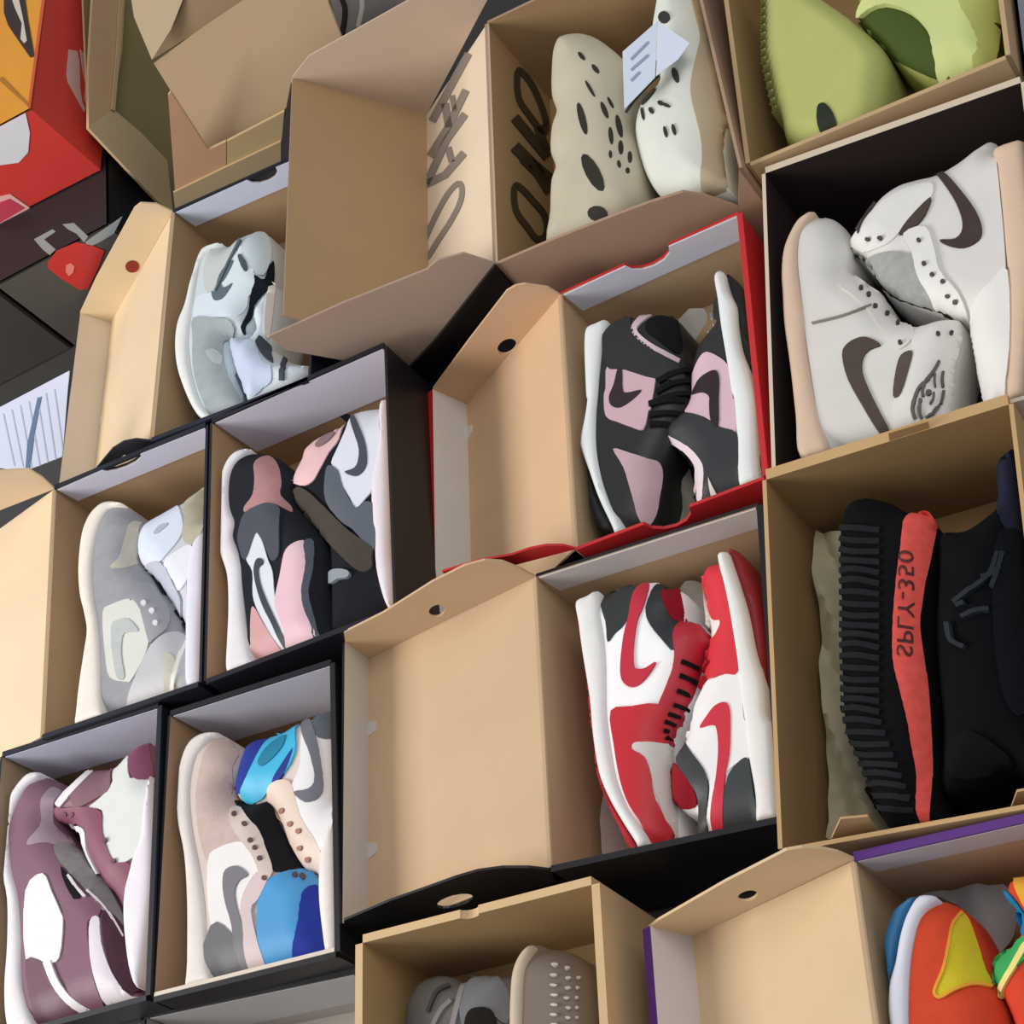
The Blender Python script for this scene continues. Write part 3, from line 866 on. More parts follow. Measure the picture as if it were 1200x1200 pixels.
shoe('right plum and white high-top, ankle flap fanned left over its mate', zv,
     a('600,240 610,600 580,900 550,1060 515,980 495,800 500,680 530,560 560,480 575,350'),
     a('205,360 240,300 330,210 440,195 510,130 590,100 605,240 575,350 560,480 530,560 500,680 495,800 510,900 450,720 400,660 340,560 280,420 215,400'),
     [('quarter', a('345,355 385,320 440,250 470,170 500,155 505,240 590,245 560,480 500,560 450,570 410,510 395,440 398,365'), '#dcdfdb', 'leather', dict(lv=1)),
      ('heel_panel', a('508,150 590,105 592,235 512,235'), '#8b4a68', 'leather', dict(lv=2)),
      ('ankle_flap', a('275,320 340,215 440,200 430,270 370,320 310,350'), '#84636d', 'suede', dict(lv=1)),
      ('collar', stroke(a('222,340 280,280 350,212'), 7, 5), '#e6dfe2', 'leather', dict(lv=3, k=1)),
      ('eyestay', a('200,380 240,350 320,350 392,370 398,450 440,560 500,570 520,620 495,700 430,640 370,560 330,460 300,410 230,410'), '#80485c', 'leather', dict(lv=2)),
      ('piping', stroke(a('275,425 320,440 335,520 378,605'), 6, 3), '#e9e3e5', 'leather', dict(lv=4, k=1)),
      ('eyelet', eyelets(a('250,370 280,375 405,480 440,560 300,740 350,730'), 3), '#6a4350', 'plain', EY)],
     up=('#80505f', 'leather'), mid_c='#e9e2ea')

# ---- beige, white and blue pair
CUR[0] = P_blue
a = lambda s: Z(180, 780, 2.857, s)
zb = -0.012
shoe('left beige and white high-top with grey mark and blue lined ankle at the bottom', zb,
     a('225,230 170,232 120,275 90,380 90,520 112,640 122,800 122,1000 120,1130 215,1130 200,1000 190,850 172,700 145,560 135,430 150,330 190,260'),
     a('190,245 240,238 280,280 290,340 262,400 275,445 330,462 395,450 412,530 458,608 505,675 540,690 560,760 580,960 560,1060 380,1090 215,1130 190,850 172,700 145,560 135,430 150,330'),
     [('quarter', a('180,660 215,610 300,590 345,650 370,710 350,780 325,820 345,960 300,960 250,890 190,865'), '#e9e7e4', 'leather', dict(lv=1)),
      ('toe_panel', a('190,260 245,250 280,300 262,400 265,450 330,540 300,590 215,610 180,655 150,560 140,440 155,340'), '#c9b3a9', 'suede'),
      ('side_logo', a('230,725 240,682 280,670 315,700 285,720 270,765 290,850 330,930 385,1040 330,1050 260,870 238,790'), '#77757b', 'leather', dict(lv=3)),
      ('heel_panel', a('190,870 255,890 320,1000 340,1090 205,1110'), '#6b6a6c', 'leather', dict(lv=2)),
      ('ankle_flap', a('350,770 380,720 440,690 525,690 550,740 565,850 572,1050 420,1080 350,940 345,850'), '#4a9ad2', 'leather', dict(lv=2)),
      ('lining', a('490,760 550,745 570,850 575,1050 475,1060 470,900'), '#2b3c9c', 'suede', dict(lv=4)),
      ('collar_strip', a('345,690 385,700 350,780 325,820 360,960 400,1060 360,1070 300,900 290,800 310,740'), '#d3c0c0', 'leather', dict(lv=2)),
      ('throat', a('262,455 330,470 395,455 410,530 455,610 505,680 400,688 375,620 330,540'), '#15151a', 'suede', dict(lv=1)),
      ('eyestay', a('255,480 285,480 330,530 370,610 395,690 365,720 330,640 280,570 250,520'), '#d5c6bb', 'leather', dict(lv=2)),
      ('eyelet', eyelets(a('265,500 300,530 320,585 335,610 352,645 368,710 465,705 490,710'), 3), '#5b4742', 'plain', EY)],
     up=('#d2c3bb', 'leather'), mid_c='#dfd8d2')
shoe('right beige and white high-top with bright cyan tongue at the top of the box', zb,
     a('640,450 655,600 650,900 640,1080 600,1060 575,900 562,760 570,620 600,520'),
     a('265,430 290,300 330,245 420,225 500,180 600,150 645,200 650,450 600,520 570,620 562,760 545,700 500,680 455,610 400,480 330,470'),
     [('lining', a('268,410 300,265 400,230 380,280 330,350 310,420'), '#2a3a8e', 'suede', dict(lv=1)),
      ('ankle_patch', a('395,390 420,340 465,275 440,350 410,395'), '#31408f', 'suede', dict(lv=3)),  # dark blue patch beside the tongue
      ('tongue', a('290,430 310,370 350,290 410,225 490,190 475,260 435,360 360,440 320,455'), '#3fb4dc', 'leather', dict(lv=2)),
      ('tongue_label', a('350,310 400,255 440,235 430,270 385,320 355,335'), '#157d9c', 'plain', dict(lv=4)),
      ('eyestay', a('385,400 430,380 462,400 490,500 555,610 565,700 510,670 450,570 405,480'), '#dcc7b8', 'leather', dict(lv=2)),
      ('quarter', a('462,400 490,330 505,210 600,240 640,260 630,450 600,520 562,620 500,530 465,460'), '#eceaea', 'leather', dict(lv=1)),
      ('side_logo', a('498,190 530,200 560,370 550,440 505,456 468,422 515,412 535,370 512,270'), '#6f6f78', 'leather', dict(lv=3)),
      ('heel_panel', a('535,180 600,140 645,190 642,250 545,240'), '#59626a', 'leather', dict(lv=2)),
      ('eyelet', eyelets(a('430,480 458,525 485,550 490,605 515,640'), 3), '#9d6d5b', 'plain', EY)],
     up=('#dccdc6', 'leather'), mid_c='#e9e2dd')

# ---- black knit pair
CUR[0] = P_adi
a = lambda s: Z(850, 500, 3.429, s)
b = lambda s: Z(850, 850, 3.429, s)
za = 0.020
kn, bk = shoe('black knit sneaker with ribbed sole, red side stripe and mirrored lettering', za,
     None,
     a('480,320 560,278 660,295 730,335 830,370 840,500 815,700 820,900 840,1200') + b('850,200 860,420 700,460 640,400 560,220 500,80 470,0') + a('455,900 455,700 450,450'),
     [('side_stripe', a('740,350 785,340 838,370 820,500 795,620 780,720 772,800 790,930 805,1050 815,1200') + b('822,200 828,400 790,400 760,200 735,50') + a('725,1180 690,1030 670,930 670,780 682,620 700,480'), '#ee5f55', 'knit', dict(lv=2))],
     up=('#0b0c0e', 'knit'), mid_c='#1b1d1f', zoff=-.06, half=.055, rad=.03)
ribs = []
for i in range(27):
    y = 400 + i * 43
    x0 = 462 + max(0, y - 1150) * .37
    x1 = x0 + 155
    ribs.append(stroke(a(f'{x0},{y} {x0+60},{y+4+10*math.sin(i)} {x1},{y+14}'), 6.5))
for g in ribs:
    bk.panel('sole_rib', g, mat('#171a1d', 'suede'), kn, off=.0025, k=1, step=.008)


def text_on(txt, parent, body, start, xdir, ydir, size, h, name='lettering', off=.006):
    """flat letters; start is the baseline start, xdir the reading direction and ydir the letter's up"""
    cu = bpy.data.curves.new('t', 'FONT')
    cu.body = txt
    cu.size = 1
    cu.extrude = 0
    cu.resolution_u = 3
    to = bpy.data.objects.new('t', cu)
    C.objects.link(to)
    bpy.context.view_layer.update()
    me = bpy.data.meshes.new_from_object(to)
    bpy.data.objects.remove(to)
    V = [v.co.copy() for v in me.vertices]
    fs = [tuple(p.vertices) for p in me.polygons]
    W = []
    for v in V:
        p = start + xdir * (v.x * size[0]) + ydir * (v.y * size[1])
        z = body.zmid + float(body.h(p[:2])[0]) + off if body else p[2]
        W.append((p[0], p[1], z))
    return link_mesh(name, W, fs, [mat(h, 'plain')], parent)


zt_ = za - .06 + .055
s0 = at(*Z(1020, 590, 6, '200,1090')[0], zt_ - .003)
s1 = at(*Z(1020, 590, 6, '215,330')[0], zt_ - .003)
s2 = at(*Z(1020, 590, 6, '300,1080')[0], zt_ - .003)
xd = (s1 - s0) / np.linalg.norm(s1 - s0)
yd = (s2 - s0) / np.linalg.norm(s2 - s0)
text_on('SPLY-350', kn, bk, s0, xd, yd, (np.linalg.norm(s1 - s0) / 3.95, np.linalg.norm(s2 - s0) * 1.35), '#4c1518', off=.004)
shoe('black knit sneaker with dark laces at the right frame edge', za, None,
     a('850,420 950,400 1040,340 1080,290 1085,150 1150,85 1260,60 1330,300 1340,1200') + b('1300,200 1150,160 1000,230 860,260 860,0') + a('840,1000 830,800 840,600'),
     [('heel_panel', a('1090,160 1150,90 1260,70 1300,300 1260,430 1130,420 1095,300'), '#23283a', 'knit', dict(lv=1)),
      ('lace', [stroke(a(s), 5) for s in ('920,700 980,650 1050,590 1080,500', '950,760 1000,735 1050,730', '895,780 910,850 960,880', '930,715 960,700', '1060,640 1080,580 1100,500', '1020,600 1060,590 1090,560')], '#2b3036', 'knit', dict(multi=True, smooth=False, lv=8, k=1)),
      ('eyestay', a('1090,430 1200,440 1260,600 1250,900 1200,1150 1120,1100 1080,900 1070,650'), '#101317', 'knit', dict(lv=2)),
      ('toe_panel', b('900,80 960,20 1060,60 1150,150 1000,200 900,190'), '#0c0e10', 'knit', dict(lv=2))],
     up=('#08090c', 'knit'), zoff=-.055, half=.052, rad=.05)

# ---- lime slides
CUR[0] = P_slime
a = lambda s: Z(850, 0, 3.429, s)
zs = 0.018
lf = []
for i in range(15):
    y = -60 + i * 33
    xx = 150 + max(0, y - 200) * .22
    lf += [(xx, y), (xx - 36, y + 12), (xx + 4, y + 20)]
out_l = [(x, y) for x, y in lf if y < 440] + [(215, 470), (240, 560), (330, 590), (460, 570), (600, 470), (640, 330), (640, 200), (520, 80), (380, -20), (300, -80)]
sl, bs = shoe('lime green foam slide with toothed sole edge, left one in the kraft box', zs, None, Z(850, 0, 3.429, ' '.join(f'{x},{y}' for x, y in out_l)),
     [('toe_hole', a('368,430 395,412 425,440 445,490 430,530 385,540'), '#17210d', 'plain', dict(off=.0012))],
     up=('#b8bd70', 'foam'), name='foam_slide', cat='slide', uname='footbed', rad=.025, zoff=-.06, half=.05, step=.004)
shoe('lime green foam slide with open strap, right one in the kraft box', zs, None,
     a('560,-60 530,10 540,90 640,190 720,260 860,315 960,300 1060,260 1075,100 1060,-60'),
     [('foot_opening', a('530,95 560,45 640,15 740,45 800,100 835,180 862,300 790,290 690,245 610,170'), '#42531b', 'foam', dict(lv=0)),
      ('strap', a('540,40 600,-40 760,-40 900,-40 1000,100 1000,280 900,320 868,310 845,220 810,120 740,45 640,12 560,40'), '#ccd68c', 'foam', dict(off=.008)),
      ('sole_edge', a('930,-40 1060,-40 1070,100 1050,230 1000,270 990,150'), '#b3b966', 'foam', dict(off=.009))],
     up=('#a5ab5c', 'foam'), name='foam_slide', cat='slide', uname='footbed', rad=.03, zoff=-.06, half=.05)

# ---- foam shoes
CUR[0] = P_foam
a = lambda s: Z(600, 0, 4, s)
zo = 0.03
holes = [(325, 262, 24, 10, 50), (390, 322, 26, 11, 52), (365, 415, 45, 8, 60), (328, 555, 78, 17, 76), (378, 808, 98, 34, 62), (432, 515, 42, 12, 68), (460, 480, 30, 8, 62), (462, 635, 42, 11, 84), (500, 590, 55, 14, 78), (508, 690, 34, 12, 88), (460, 722, 18, 8, 88), (500, 768, 18, 9, 80), (550, 735, 28, 10, 90), (540, 798, 14, 10, 90), (400, 1000, 48, 36, 10)]
ft, bf = shoe('sand-coloured perforated foam clog, left one in the large carton', zo, None,
     a('182,230 225,165 320,142 400,168 490,240 520,300 528,420 540,560 575,700 590,800 575,920 500,1010 400,1090 160,1160 162,1000 168,860 190,780 165,700 172,600 195,520 172,440 170,340'),
     [], up=('#c6bda6', 'foam'), name='foam_clog', uname='shell', rad=.045, zoff=-.06, half=.055, step=.004)
for (x, y, p, q, r_) in holes:
    bf.panel('ventilation_hole', ellipse(600 + x / 4, y / 4, p / 4, q / 4, r_, 12), mat('#2a2316', 'plain'), ft, off=.0006, smooth=False, step=.006)
holes2 = [(712, 78, 26, 28, 0), (765, 350, 36, 14, 75), (652, 515, 16, 10, 60), (695, 480, 14, 10, 20), (720, 490, 22, 7, 20), (612, 530, 30, 6, 80), (718, 615, 26, 8, 78), (757, 605, 26, 9, 78), (640, 450, 50, 8, -50)]
ft2, bf2 = shoe('chalk white perforated foam clog, right one in the large carton', zo, None,
     a('690,-60 830,-60 930,80 985,220 970,360 1005,540 985,700 1010,900 960,960 800,930 690,900 620,820 578,700 562,580 600,470 680,370 640,200 650,60'),
     [('sole_edge', a('850,-40 930,80 985,220 965,360 1000,540 980,700 1005,900 900,905 880,780 870,600 830,420 850,280 870,160 835,20'), '#b9a98c', 'foam', dict(off=.004))],
     up=('#dfe3d8', 'foam'), name='foam_clog', uname='shell', rad=.05, zoff=-.06, half=.055, step=.005)
for (x, y, p, q, r_) in holes2:
    bf2.panel('ventilation_hole', ellipse(600 + x / 4, y / 4, p / 4, q / 4, r_, 12), mat('#2c2d24', 'plain'), ft2, off=.0016, smooth=False, step=.006)
tag = thing('paper_tag', 'folded pale blue paper tag lying between the two foam clogs', 'tag', at(735, 60, zo))
tp = [at(*p, zo + .012) for p in a('520,245 600,175 685,100 672,365 528,515')]
flat('tag_leaf', tp, '#ccd8e6', 'paper', tag, n=(0, 0, 1))
tp2 = [at(*p, zo + .014) for p in a('690,105 835,205 780,280 676,360')]
flat('tag_leaf', tp2, '#d4dcec', 'paper', tag, n=(.1, -.1, 1))
for s in ('560,280 640,200', '560,330 640,260', '560,380 600,340'):
    flat('tag_print', [at(*p, zo + .0128) for p in stroke(a(s), 3, 3, False)], '#8f9bb2', 'paper', tag, n=(0, 0, 1))
flat('tag_string', [at(*p, zo + .010) for p in stroke(a('690,355 640,400 570,480 535,530'), 3)], '#2c2e2c', 'paper', tag, n=(0, 0, 1))

# ---- grey brown pair at the bottom
CUR[0] = P_bot
a = lambda s: Z(420, 1080, 4, s)
zq = 0.014
shoe('grey suede sneaker with folded collar in the bottom kraft box', zq, None,
     a('170,520 190,380 250,275 330,235 400,238 470,275 520,240 620,238 700,260 720,400 730,600 720,800 180,800'),
     [('strap', stroke(a('490,290 470,360 440,480 420,600'), 6), '#8f8888', 'suede', dict(lv=3, k=1)),
      ('strap', stroke(a('430,370 380,420 330,520'), 5), '#8d8585', 'suede', dict(lv=3, k=1)),
      ('strap', stroke(a('420,300 360,330 320,420'), 4), '#4b4845', 'suede', dict(lv=3, k=1)),
      ('heel_panel', a('500,290 560,255 640,260 690,320 690,480 600,420 520,430 490,500'), '#77787a', 'suede', dict(lv=1)),
      ('lining', a('490,520 510,425 570,400 625,430 640,560 600,700 500,700'), '#1c1815', 'suede', dict(lv=4))],
     up=('#6f6c66', 'suede'), zoff=-.085, half=.045, rad=.045)
st = []
for i in range(9):
    for j, (x, dy) in enumerate(((915, 0), (972, 15), (1015, 60))):
        y = 205 + i * 46 + dy
        st.append(ellipse(420 + (x + random.uniform(-5, 5)) / 4, 1080 + y / 4, 4.2 - j, 1.6, 5, 8))
shoe('taupe sneaker sole with rows of pale studs in the bottom kraft box', zq,
     a('830,120 780,145 735,240 722,400 720,600 720,800 790,800 790,600 790,400 800,250'),
     a('800,150 860,115 960,125 1040,180 1090,300 1110,500 1115,800 790,800 790,400'),
     [('stud', st, '#c9bfb6', 'rubber', dict(multi=True, smooth=False, step=.01, stuff=True, lv=5))],
     up=('#76695b', 'rubber'), mid_c='#c5b49a', zoff=-.075, half=.05, rad=.03)

# ---- orange yellow pair
CUR[0] = P_pur
a = lambda s: Z(850, 850, 3.429, s)
zr_ = 0.018
shoe('orange sneaker with yellow toe box and white midsole over a blue sole', zr_,
     a('860,700 790,690 740,760 710,850 690,960 665,1060 665,1200 690,1400 760,1400 750,1200 755,1000 775,860 810,760'),
     a('850,705 910,705 970,760 1040,900 1080,1010 1130,1200 1150,1400 760,1400 750,1200 755,1000 775,860 805,760'),
     [('toe_box', a('940,752 975,790 1010,890 1040,980 1062,1045 990,1035 920,1055 850,1092 838,1065 875,980 892,880 905,800'), '#d3c22c', 'suede', dict(lv=1)),
      ('piping', stroke(a('940,752 905,800 890,890 872,980 838,1068 862,1090 920,1058 990,1036 1062,1046'), 3.5), '#e8a53a', 'suede', dict(lv=3, k=1))],
     up=('#d14a2c', 'suede'), outs=a('770,690 700,730 665,790 635,900 618,1100 612,1400 700,1400 668,1200 668,1060 692,960 712,850 742,760'), out_c='#2f78a8', mid_c='#dcdde8')
shoe('orange sneaker with yellow edge, green and blue panels at the right frame corner', zr_, None,
     a('1180,600 1120,670 1180,760 1160,860 1075,950 1070,1000 1100,1080 1150,1200 1200,1400 1500,1400 1500,700'),
     [('collar', a('1115,665 1150,680 1230,800 1300,900 1230,890 1170,790'), '#1d7fb0', 'suede', dict(lv=1)),
      ('side_panel', a('1072,960 1130,900 1180,860 1260,850 1180,960 1100,1060'), '#3fa85c', 'suede', dict(lv=1)),
      ('piping', stroke(a('1105,1090 1110,1050 1160,960 1230,850'), 6), '#efe38a', 'suede', dict(lv=3, k=1)),
      ('heel_panel', a('1170,610 1230,600 1300,760 1220,740 1180,680'), '#e0a43a', 'suede', dict(lv=1))],
     up=('#d6452c', 'suede'), rad=.025)

CUR[0] = None
# ================================================================ LOOSE SHEETS, TOP LEFT CARTONS
def sheet(name, label, cat, px, z, col, kind='paper', tilt=(0, 0, 1)):
    pts = [at(u, v, z) for u, v in px]
    t = thing(name, label, cat, pts[0])
    flat('sheet', pts, col, kind, t, n=tilt)
    return t


def cuboid(name, label, cat, top, z, h, ctop, cfront, cright, kind='coat'):
    """closed carton: top = TL TR BR BL in the picture at height z"""
    P = [at(u, v, z) for u, v in top]
    cen = sum(P) / 4
    t = thing(name, label, cat, (cen[0], cen[1], z - h))
    dn = -UPV * h
    TL, TR, BR, BL = P
    slab('lid_panel', P, UPV, .003, mat(ctop, kind), mat(ctop, kind), t)
    for (p, q, c) in ((BL, BR, cfront), (BR, TR, cright), (TR, TL, cright), (TL, BL, cfront)):
        e = q - p
        n = np.array([e[1], -e[0], 0])
        n /= np.linalg.norm(n)
        if n @ (p - cen) < 0:
            n = -n
        slab('side_panel', [p, q, q + dn, p + dn], n, .003, mat(c, kind), mat(c, kind), t)
    return t, P




# charcoal boxes, red box on top of them
GX = 'closed boxes stacked at the upper left'
b1, P1 = cuboid('shoe_box', 'closed charcoal shoe box under the red box, red tab stuck on its front', 'box', [(-8, 116), (124, 52), (127, 263), (-5, 334)], 0.0, .158, '#191e21', '#57534e', '#1c1d1f')  # front is paler than top and side: light painted into its colour
b2, P2 = cuboid('shoe_box', 'dark grey closed box at the left frame edge, left of the charcoal one', 'box', [(-190, 214), (-14, 118), (-9, 337), (-190, 436)], -0.001, .157, '#2b2c2e', '#46413c', '#1b1a1a')
rd, P3 = cuboid('shoe_box', 'bright red box with orange top standing on the charcoal box, upper left corner', 'box', [(-170, -40), (72, -160), (36, 128), (-180, 245)], 0.137, .135, '#dc9420', '#cf3a30', '#dd4a40')  # brighter red on the right side stands in for missing light
nf = np.cross(P3[2] - P3[3], UPV)
nf /= np.linalg.norm(nf)
nr = np.cross(P3[1] - P3[2], UPV)
nr /= np.linalg.norm(nr)
if nr[0] < 0:
    nr = -nr


def on(pts, p, n):
    return [onp(u, v, p, n) for u, v in pts]


a = lambda s: Z(0, 0, 6, s)
flat('red_top_edge', on([(52, -20), (56, -20), (36, 128), (33, 126)], P3[2], UPV), '#c8502a', 'coat', rd, n=UPV)
flat('printed_mark', on(a('30,-60 170,-60 200,150 245,400 215,405 120,270 60,180 30,90'), P3[2], UPV), '#2c1a10', 'coat', rd, n=UPV)
flat('printed_mark', on(a('80,-30 130,-40 165,120 195,290 175,310 150,280 160,170 110,60'), P3[2], UPV), '#cbbfb0', 'coat', rd, n=UPV, lift=.0012)
flat('printed_mark', on(a('0,548 20,545 200,730 195,745 0,570'), P3[2], UPV), '#a86a10', 'coat', rd, n=UPV)
flat('white_patch', on([(-30, 162), (0, 148), (30, 132), (35, 155), (33, 178), (22, 190), (0, 193), (-30, 195)], P3[2], nf), '#dfe0e6', 'coat', rd, n=nf)
flat('price_label', on([(-10, 232), (12, 227), (35, 243), (0, 266), (-10, 268)], P3[2], nf), '#e9b3aa', 'paper', rd, n=nf)
flat('price_label_print', on([(-10, 240), (11, 232), (29, 243), (0, 260), (-10, 262)], P3[2], nf), '#c63f56', 'paper', rd, n=nf, lift=.0012)
for s in ('480,350 540,360 555,430 560,620 575,720 600,770 590,790 540,700 475,580 465,520', '560,350 590,380 610,480 632,580 630,680 610,740 590,700 600,600 575,470'):
    flat('printed_mark', on(a(s), P3[2], nr), '#dcbfb4', 'coat', rd, n=nr)
# red tab and its marks on the charcoal box
nb = np.cross(P1[2] - P1[3], UPV)
nb /= np.linalg.norm(nb)
if nb[1] > 0:
    nb = -nb
a = lambda s: Z(0, 160, 6, s)
flat('red_tab', on(a('335,880 400,800 540,740 640,760 735,800 700,900 620,1070 560,1075 420,990 335,920'), P1[3], nb), '#c93832', 'coat', b1, n=nb)
flat('tab_dot', on(a('465,900 500,885 525,905 515,950 485,975 462,945'), P1[3], nb), '#e8867e', 'coat', b1, n=nb, lift=.0012)
for s in ('240,720 370,650 390,665 310,720 390,790 350,830 300,790', '440,615 520,605 620,700 590,740 540,680 480,650', '600,740 860,560 800,680 700,740 620,775'):
    flat('pale_print', on(a(s), P1[3], nb), '#9ea3a3', 'paper', b1, n=nb)
# pale sheet with slanted print
ws = at(0, 475, -.09)
wt = thing('box_flap', 'white bluish box flap with a dark slanted stroke, below the charcoal boxes', 'cardboard', ws)
nw = np.array([0, -.75, .66])
flat('flap_panel', on([(-60, 506), (0, 477), (82, 434), (71, 575), (60, 573), (33, 552), (0, 548), (-60, 570)], ws, nw), '#cdd3e6', 'paper', wt, n=nw, th=.0015)
flat('printed_stroke', on([(45, 466), (50, 464), (42, 505), (36, 549), (31, 549), (33, 520)], ws, nw), '#5e7590', 'paper', wt, n=nw, lift=.0022)
for i in range(7):
    x = 4 + i * 10
    flat('printed_line', on([(x, 478 - x * .48 + 8), (x + 1.6, 478 - x * .48 + 8), (x + 15, 545 + x * .1), (x + 13.2, 545 + x * .1)], ws, nw), '#b3bdd4', 'paper', wt, n=nw, lift=.0019)

# ---- kraft cartons behind the mint box
xk = at(127, 263, 0) + np.array([.012, 0, 0])
nk = np.array([1.0, 0, 0])
kc = thing('carton', 'dim kraft carton seen from its open side, right of the red box', 'box', xk)
mk = mat('#c8ab80', 'card')
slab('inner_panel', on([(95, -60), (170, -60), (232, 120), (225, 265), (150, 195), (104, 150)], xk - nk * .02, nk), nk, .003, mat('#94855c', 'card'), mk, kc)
slab('side_strip', on([(112, -60), (150, -60), (143, 60), (133, 128), (104, 150), (104, 80)], xk, nk), nk, .004, mat('#c9a57c', 'card'), mk, kc)
slab('side_strip', on([(133, 128), (165, 155), (196, 188), (203, 250), (185, 236), (104, 150)], xk + nk * .001, nk), nk, .004, mat('#cdb489', 'card'), mk, kc)
slab('crease', on([(143, -60), (149, -60), (141, 60), (135, 130), (131, 128), (137, 60)], xk + nk * .0035, nk), nk, .002, mk, mk, kc)

yk = P_mint[0] + np.array([0, .006, 0])
ny = np.array([0, -1.0, 0])
kf = thing('carton', 'light brown carton with a raised flap, behind the white-edged box of the mint pair', 'box', yk - UPV * .12)
slab('front_panel', on([(197, 112), (200, 108), (244, 176), (265, 166), (265, 205), (206, 236)], yk, ny), ny, .004, mat('#b08a6c', 'card'), mk, kf)
slab('front_panel', on([(265.8, 166), (333, 131), (329, 176), (265.8, 205)], yk, ny), ny, .004, mat('#a9946c', 'card'), mk, kf)
slab('edge_band', on([(203, 226), (265, 196), (329, 166), (329, 190), (206, 252)], yk + ny * .003, ny), ny, .003, mat('#988667', 'card'), mk, kf)
fp = at(243, 175, .045)
nfp = np.array([.05, -.75, .66])
nfp /= np.linalg.norm(nfp)
slab('raised_flap', on([(180, 74), (243, 175), (335, 127), (341, 96), (362, 66), (400, 44), (385, 5), (378, -30), (300, -10), (240, 30)], fp, nfp), nfp, .005, mat('#a98f70', 'card'), mat('#d1b48e', 'card'), kf)
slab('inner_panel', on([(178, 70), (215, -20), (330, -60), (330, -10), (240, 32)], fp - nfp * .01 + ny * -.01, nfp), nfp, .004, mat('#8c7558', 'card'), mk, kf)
n3 = np.array([.45, -.65, .6])
n3 /= np.linalg.norm(n3)
slab('corner_flap', on([(150, -25), (157, 20), (178, 70), (200, 35), (222, -20)], fp + nfp * .012, n3), n3, .004, mat('#cdb795', 'card'), mat('#cdb795', 'card'), kf)

# small glimpse of a grey sneaker behind the printed lid
g0 = at(400, 30, .0)
CUR[0] = None
gs, gb = shoe('grey sneaker glimpsed behind the large printed lid at the top edge', .03, None,
              [(385, -40), (470, -60), (480, 0), (430, 30), (398, 50), (388, 20)],
              [('strap', stroke([(396, -10), (404, 10), (400, 40)], 5), '#1f1e1d', 'suede', dict(k=1, lv=2)), ('strap', stroke([(418, -20), (424, 5), (418, 30)], 5), '#b3aca4', 'suede', dict(k=1, lv=2))], up=('#77726c', 'suede'))
rb, P4 = cuboid('shoe_box', 'pale blue-grey box side at the right frame edge beside the lime slides', 'box', [(1175, -110), (1400, -200), (1430, 0), (1200, 92)], -0.01, .14, '#8b8e9b', '#8b8e9b', '#75788a')

# ---- lettering of the large carton
hd = (P_foam[3] - P_foam[0]) / np.linalg.norm(P_foam[3] - P_foam[0])
C1 = onp(500, 134, P_foam[0], hd)
nA = np.cross(C1 - P_foam[0], hd)
nA = nA if nA[2] > 0 else -nA
nA /= np.linalg.norm(nA)
a = lambda s: Z(480, 0, 4.286, s)
b = lambda s: Z(480, 180, 4.286, s)


def ring(pts, w):
    P = catmull(pts, True, 3)
    P = [tuple(p) for p in P]
    return P + [P[0]], w


def print_stroke(pts, w, p0, n, col, parent, sm=True):
    flat('printed_letter', on(stroke(pts, w, w, sm), p0, n), col, 'card', parent, n=n, lift=.0006, th=.0004)


G1 = '#8c8075'
print_stroke(ring(b('85,520 68,480 85,420 130,320 190,210 245,150 265,175 258,240 215,330 150,430 100,510'), 0)[0], 6, P_foam[0], nA, G1, Lf, False)
for s, w_ in (('85,925 130,830 190,700 280,575', 7), ('85,925 180,880 275,770', 7), ('195,740 215,815', 6), ('105,785 190,650 285,455', 7), ('115,610 200,450 298,270', 7), ('180,520 200,640', 7), ('215,480 230,560', 5)):
    print_stroke(a(s), w_ * 1.25, P_foam[0], nA, G1, Lf, False)
pw = P_foam[3] + np.array([.0006, 0, 0])
nwall = np.cross(UPV, hd)
nwall = nwall if nwall[0] > 0 else -nwall
G2 = '#463a26'
print_stroke(ring(a('540,360 570,370 620,440 670,560 685,640 665,660 600,580 545,490'), 0)[0], 7, pw, nwall, G2, tr_foam, False)
print_stroke(a('525,590 600,680 690,790'), 11, pw, nwall, G2, tr_foam, False)
print_stroke(a('525,735 610,820 700,900'), 13, pw, nwall, G2, tr_foam, False)
print_stroke(a('570,790 640,860 705,960'), 13, pw, nwall, G2, tr_foam, False)
print_stroke(a('640,640 690,760'), 9, pw, nwall, G2, tr_foam, False)
print_stroke(ring(b('525,165 560,175 620,240 675,310 685,400 640,430 590,370 530,280'), 0)[0], 7, pw, nwall, G2, tr_foam, False)
# black printed edge flap under the lid
slab('black_edge_flap', on([(580, 308), (603, 337), (560, 398), (507, 457), (484, 474), (478, 430), (507, 400)], P_foam[3] - hd * -.003, hd), -hd, .004, mat('#131513', 'coat'), mat('#131513', 'coat'), tr_foam, label='black flap')


# ---- tissue
def tissue(label, px, z, col, amp=.006, tray_P=None):
    CUR[0] = tray_P
    P = clamp([at(u, v, z)[:2] for u, v in px], .009)
    CUR[0] = None
    V, fs = cdt(catmull(P, True, 2), .007)
    W = []
    for x, y in V:
        W.append((x, y, z + amp * .6 * (math.sin(x * 190 + y * 40) + .5 * math.sin(y * 70 - x * 60) + .3 * math.sin(x * 420 + y * 120))))
    c = V.mean(0)
    t = thing('tissue_paper', label, 'tissue', (c[0], c[1], z), 'crumpled tissue left in the boxes')
    link_mesh('crumpled_sheet', W, fs, [mat(col, 'paper')], t, smooth=True)
    return t


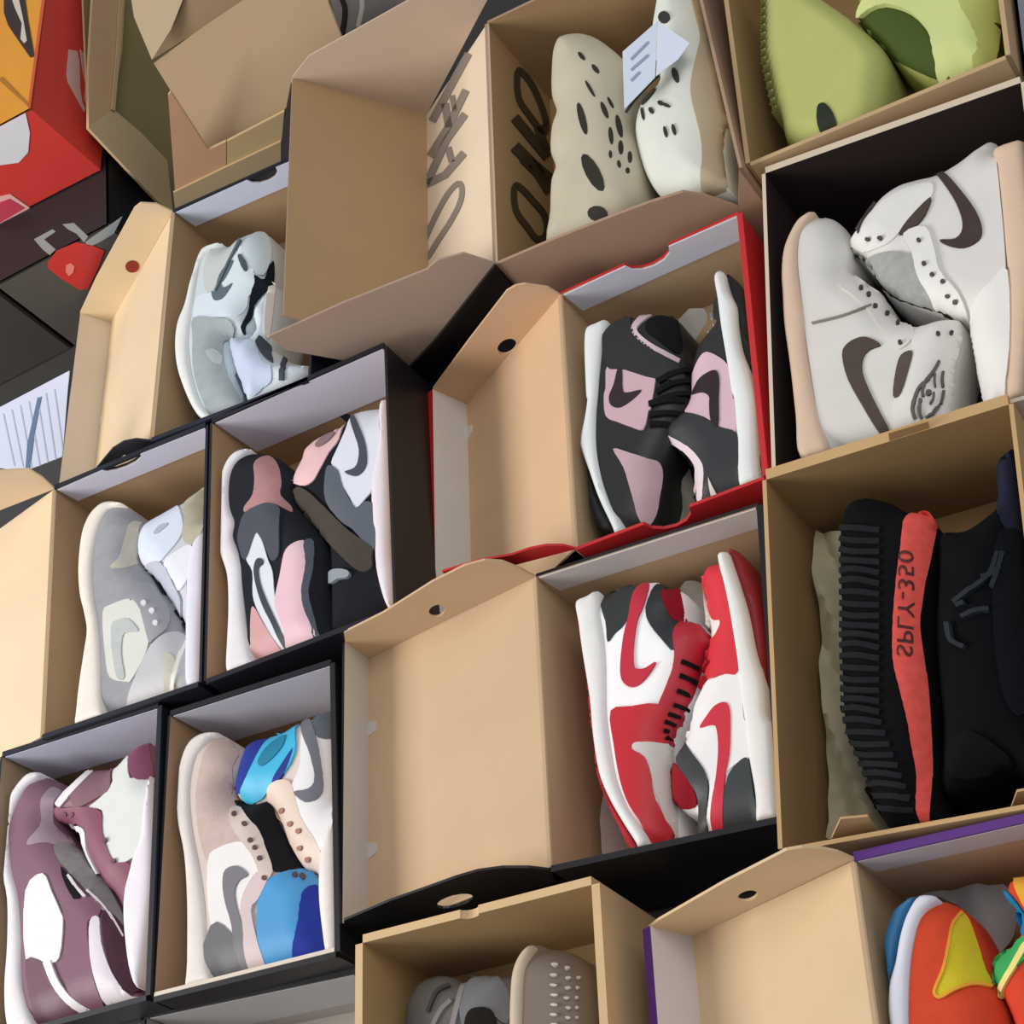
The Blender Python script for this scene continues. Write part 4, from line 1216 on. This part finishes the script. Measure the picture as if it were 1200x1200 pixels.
a = lambda s: Z(850, 500, 3.429, s)
b = lambda s: Z(850, 850, 3.429, s)
tissue('olive-grey tissue standing along the left wall beside the black ribbed sneaker', a('290,400 340,380 420,430 560,460 620,700 620,1100') + b('560,260 660,420 400,470 350,400 330,0') + a('330,900 300,650'), za - .085, '#aaa286', .009, P_adi)
tissue('olive-grey tissue at the near end of the black knit sneakers', b('860,300 900,240 1000,220 1100,300 1180,330 1000,400 850,400'), za - .1, '#9a9076', .005, P_adi)
a = lambda s: Z(670, 640, 4.8, s)
b = lambda s: Z(670, 820, 4.8, s)
tissue('grey tissue between the heels of the red, white and black pair, top of the box', a('600,240 700,180 760,250 770,520 700,480 620,420'), zc - .08, '#a39c92', .005, P_chic)
tissue('pale pink-grey tissue at the near end of the red, white and black pair', b('170,520 260,640 420,850 560,780 620,620 720,700 720,860 420,900 170,880'), zc - .09, '#b5a49c', .006, P_chic)
a = lambda s: Z(670, 300, 4.8, s)
b = lambda s: Z(670, 460, 4.8, s)
tissue('grey tissue beside the collar of the left black and pink low-top', a('600,350 740,290 750,380 690,480 640,560 600,480'), zl - .07, '#a8a49c', .004, P_low)
tissue('grey-green tissue between the black and pink low-tops at the notched end', b('500,470 560,330 640,380 690,520 680,700 560,740 460,720'), zl - .07, '#8d8b7c', .005, P_low)
a = lambda s: Z(850, 850, 3.429, s)
tissue('grey tissue behind the orange sneaker with yellow toe box', a('680,700 900,650 1120,640 1180,760 1080,960 1020,900 980,760 860,690'), zr_ - .08, '#88898a', .005, P_pur)
a = lambda s: Z(850, 0, 3.429, s)
tissue('tan tissue between the lime slides at the near end of their box', a('600,420 700,320 870,300 880,330 700,420 600,480'), zs - .09, '#9a8a78', .005, P_slime)

# small board tabs on the plain kraft box
a = lambda s: Z(850, 850, 3.429, s)
nb_ = np.array([0, -1.0, 0])
pb = P_adi[3] + np.array([0, .006, 0])
slab('board_tab', on([(974, 984), (985, 960), (1017, 957), (1032, 980)], pb, nb_), nb_, .002, mat('#cda97a', 'card'), mat('#cda97a', 'card'), tr_adi)
slab('board_tab', on([(1184, 950), (1192, 928), (1215, 924), (1225, 944)], pb, nb_), nb_, .002, mat('#cda97a', 'card'), mat('#cda97a', 'card'), tr_adi)
pt = P_adi[0] + np.array([0, -.001, 0])
slab('board_tab', on([(1043, 520), (1041, 508), (1088, 494), (1090, 507), (1076, 512), (1052, 524)], pt, nb_), nb_, .0015, mat('#b8935f', 'card'), mat('#b8935f', 'card'), tr_adi)
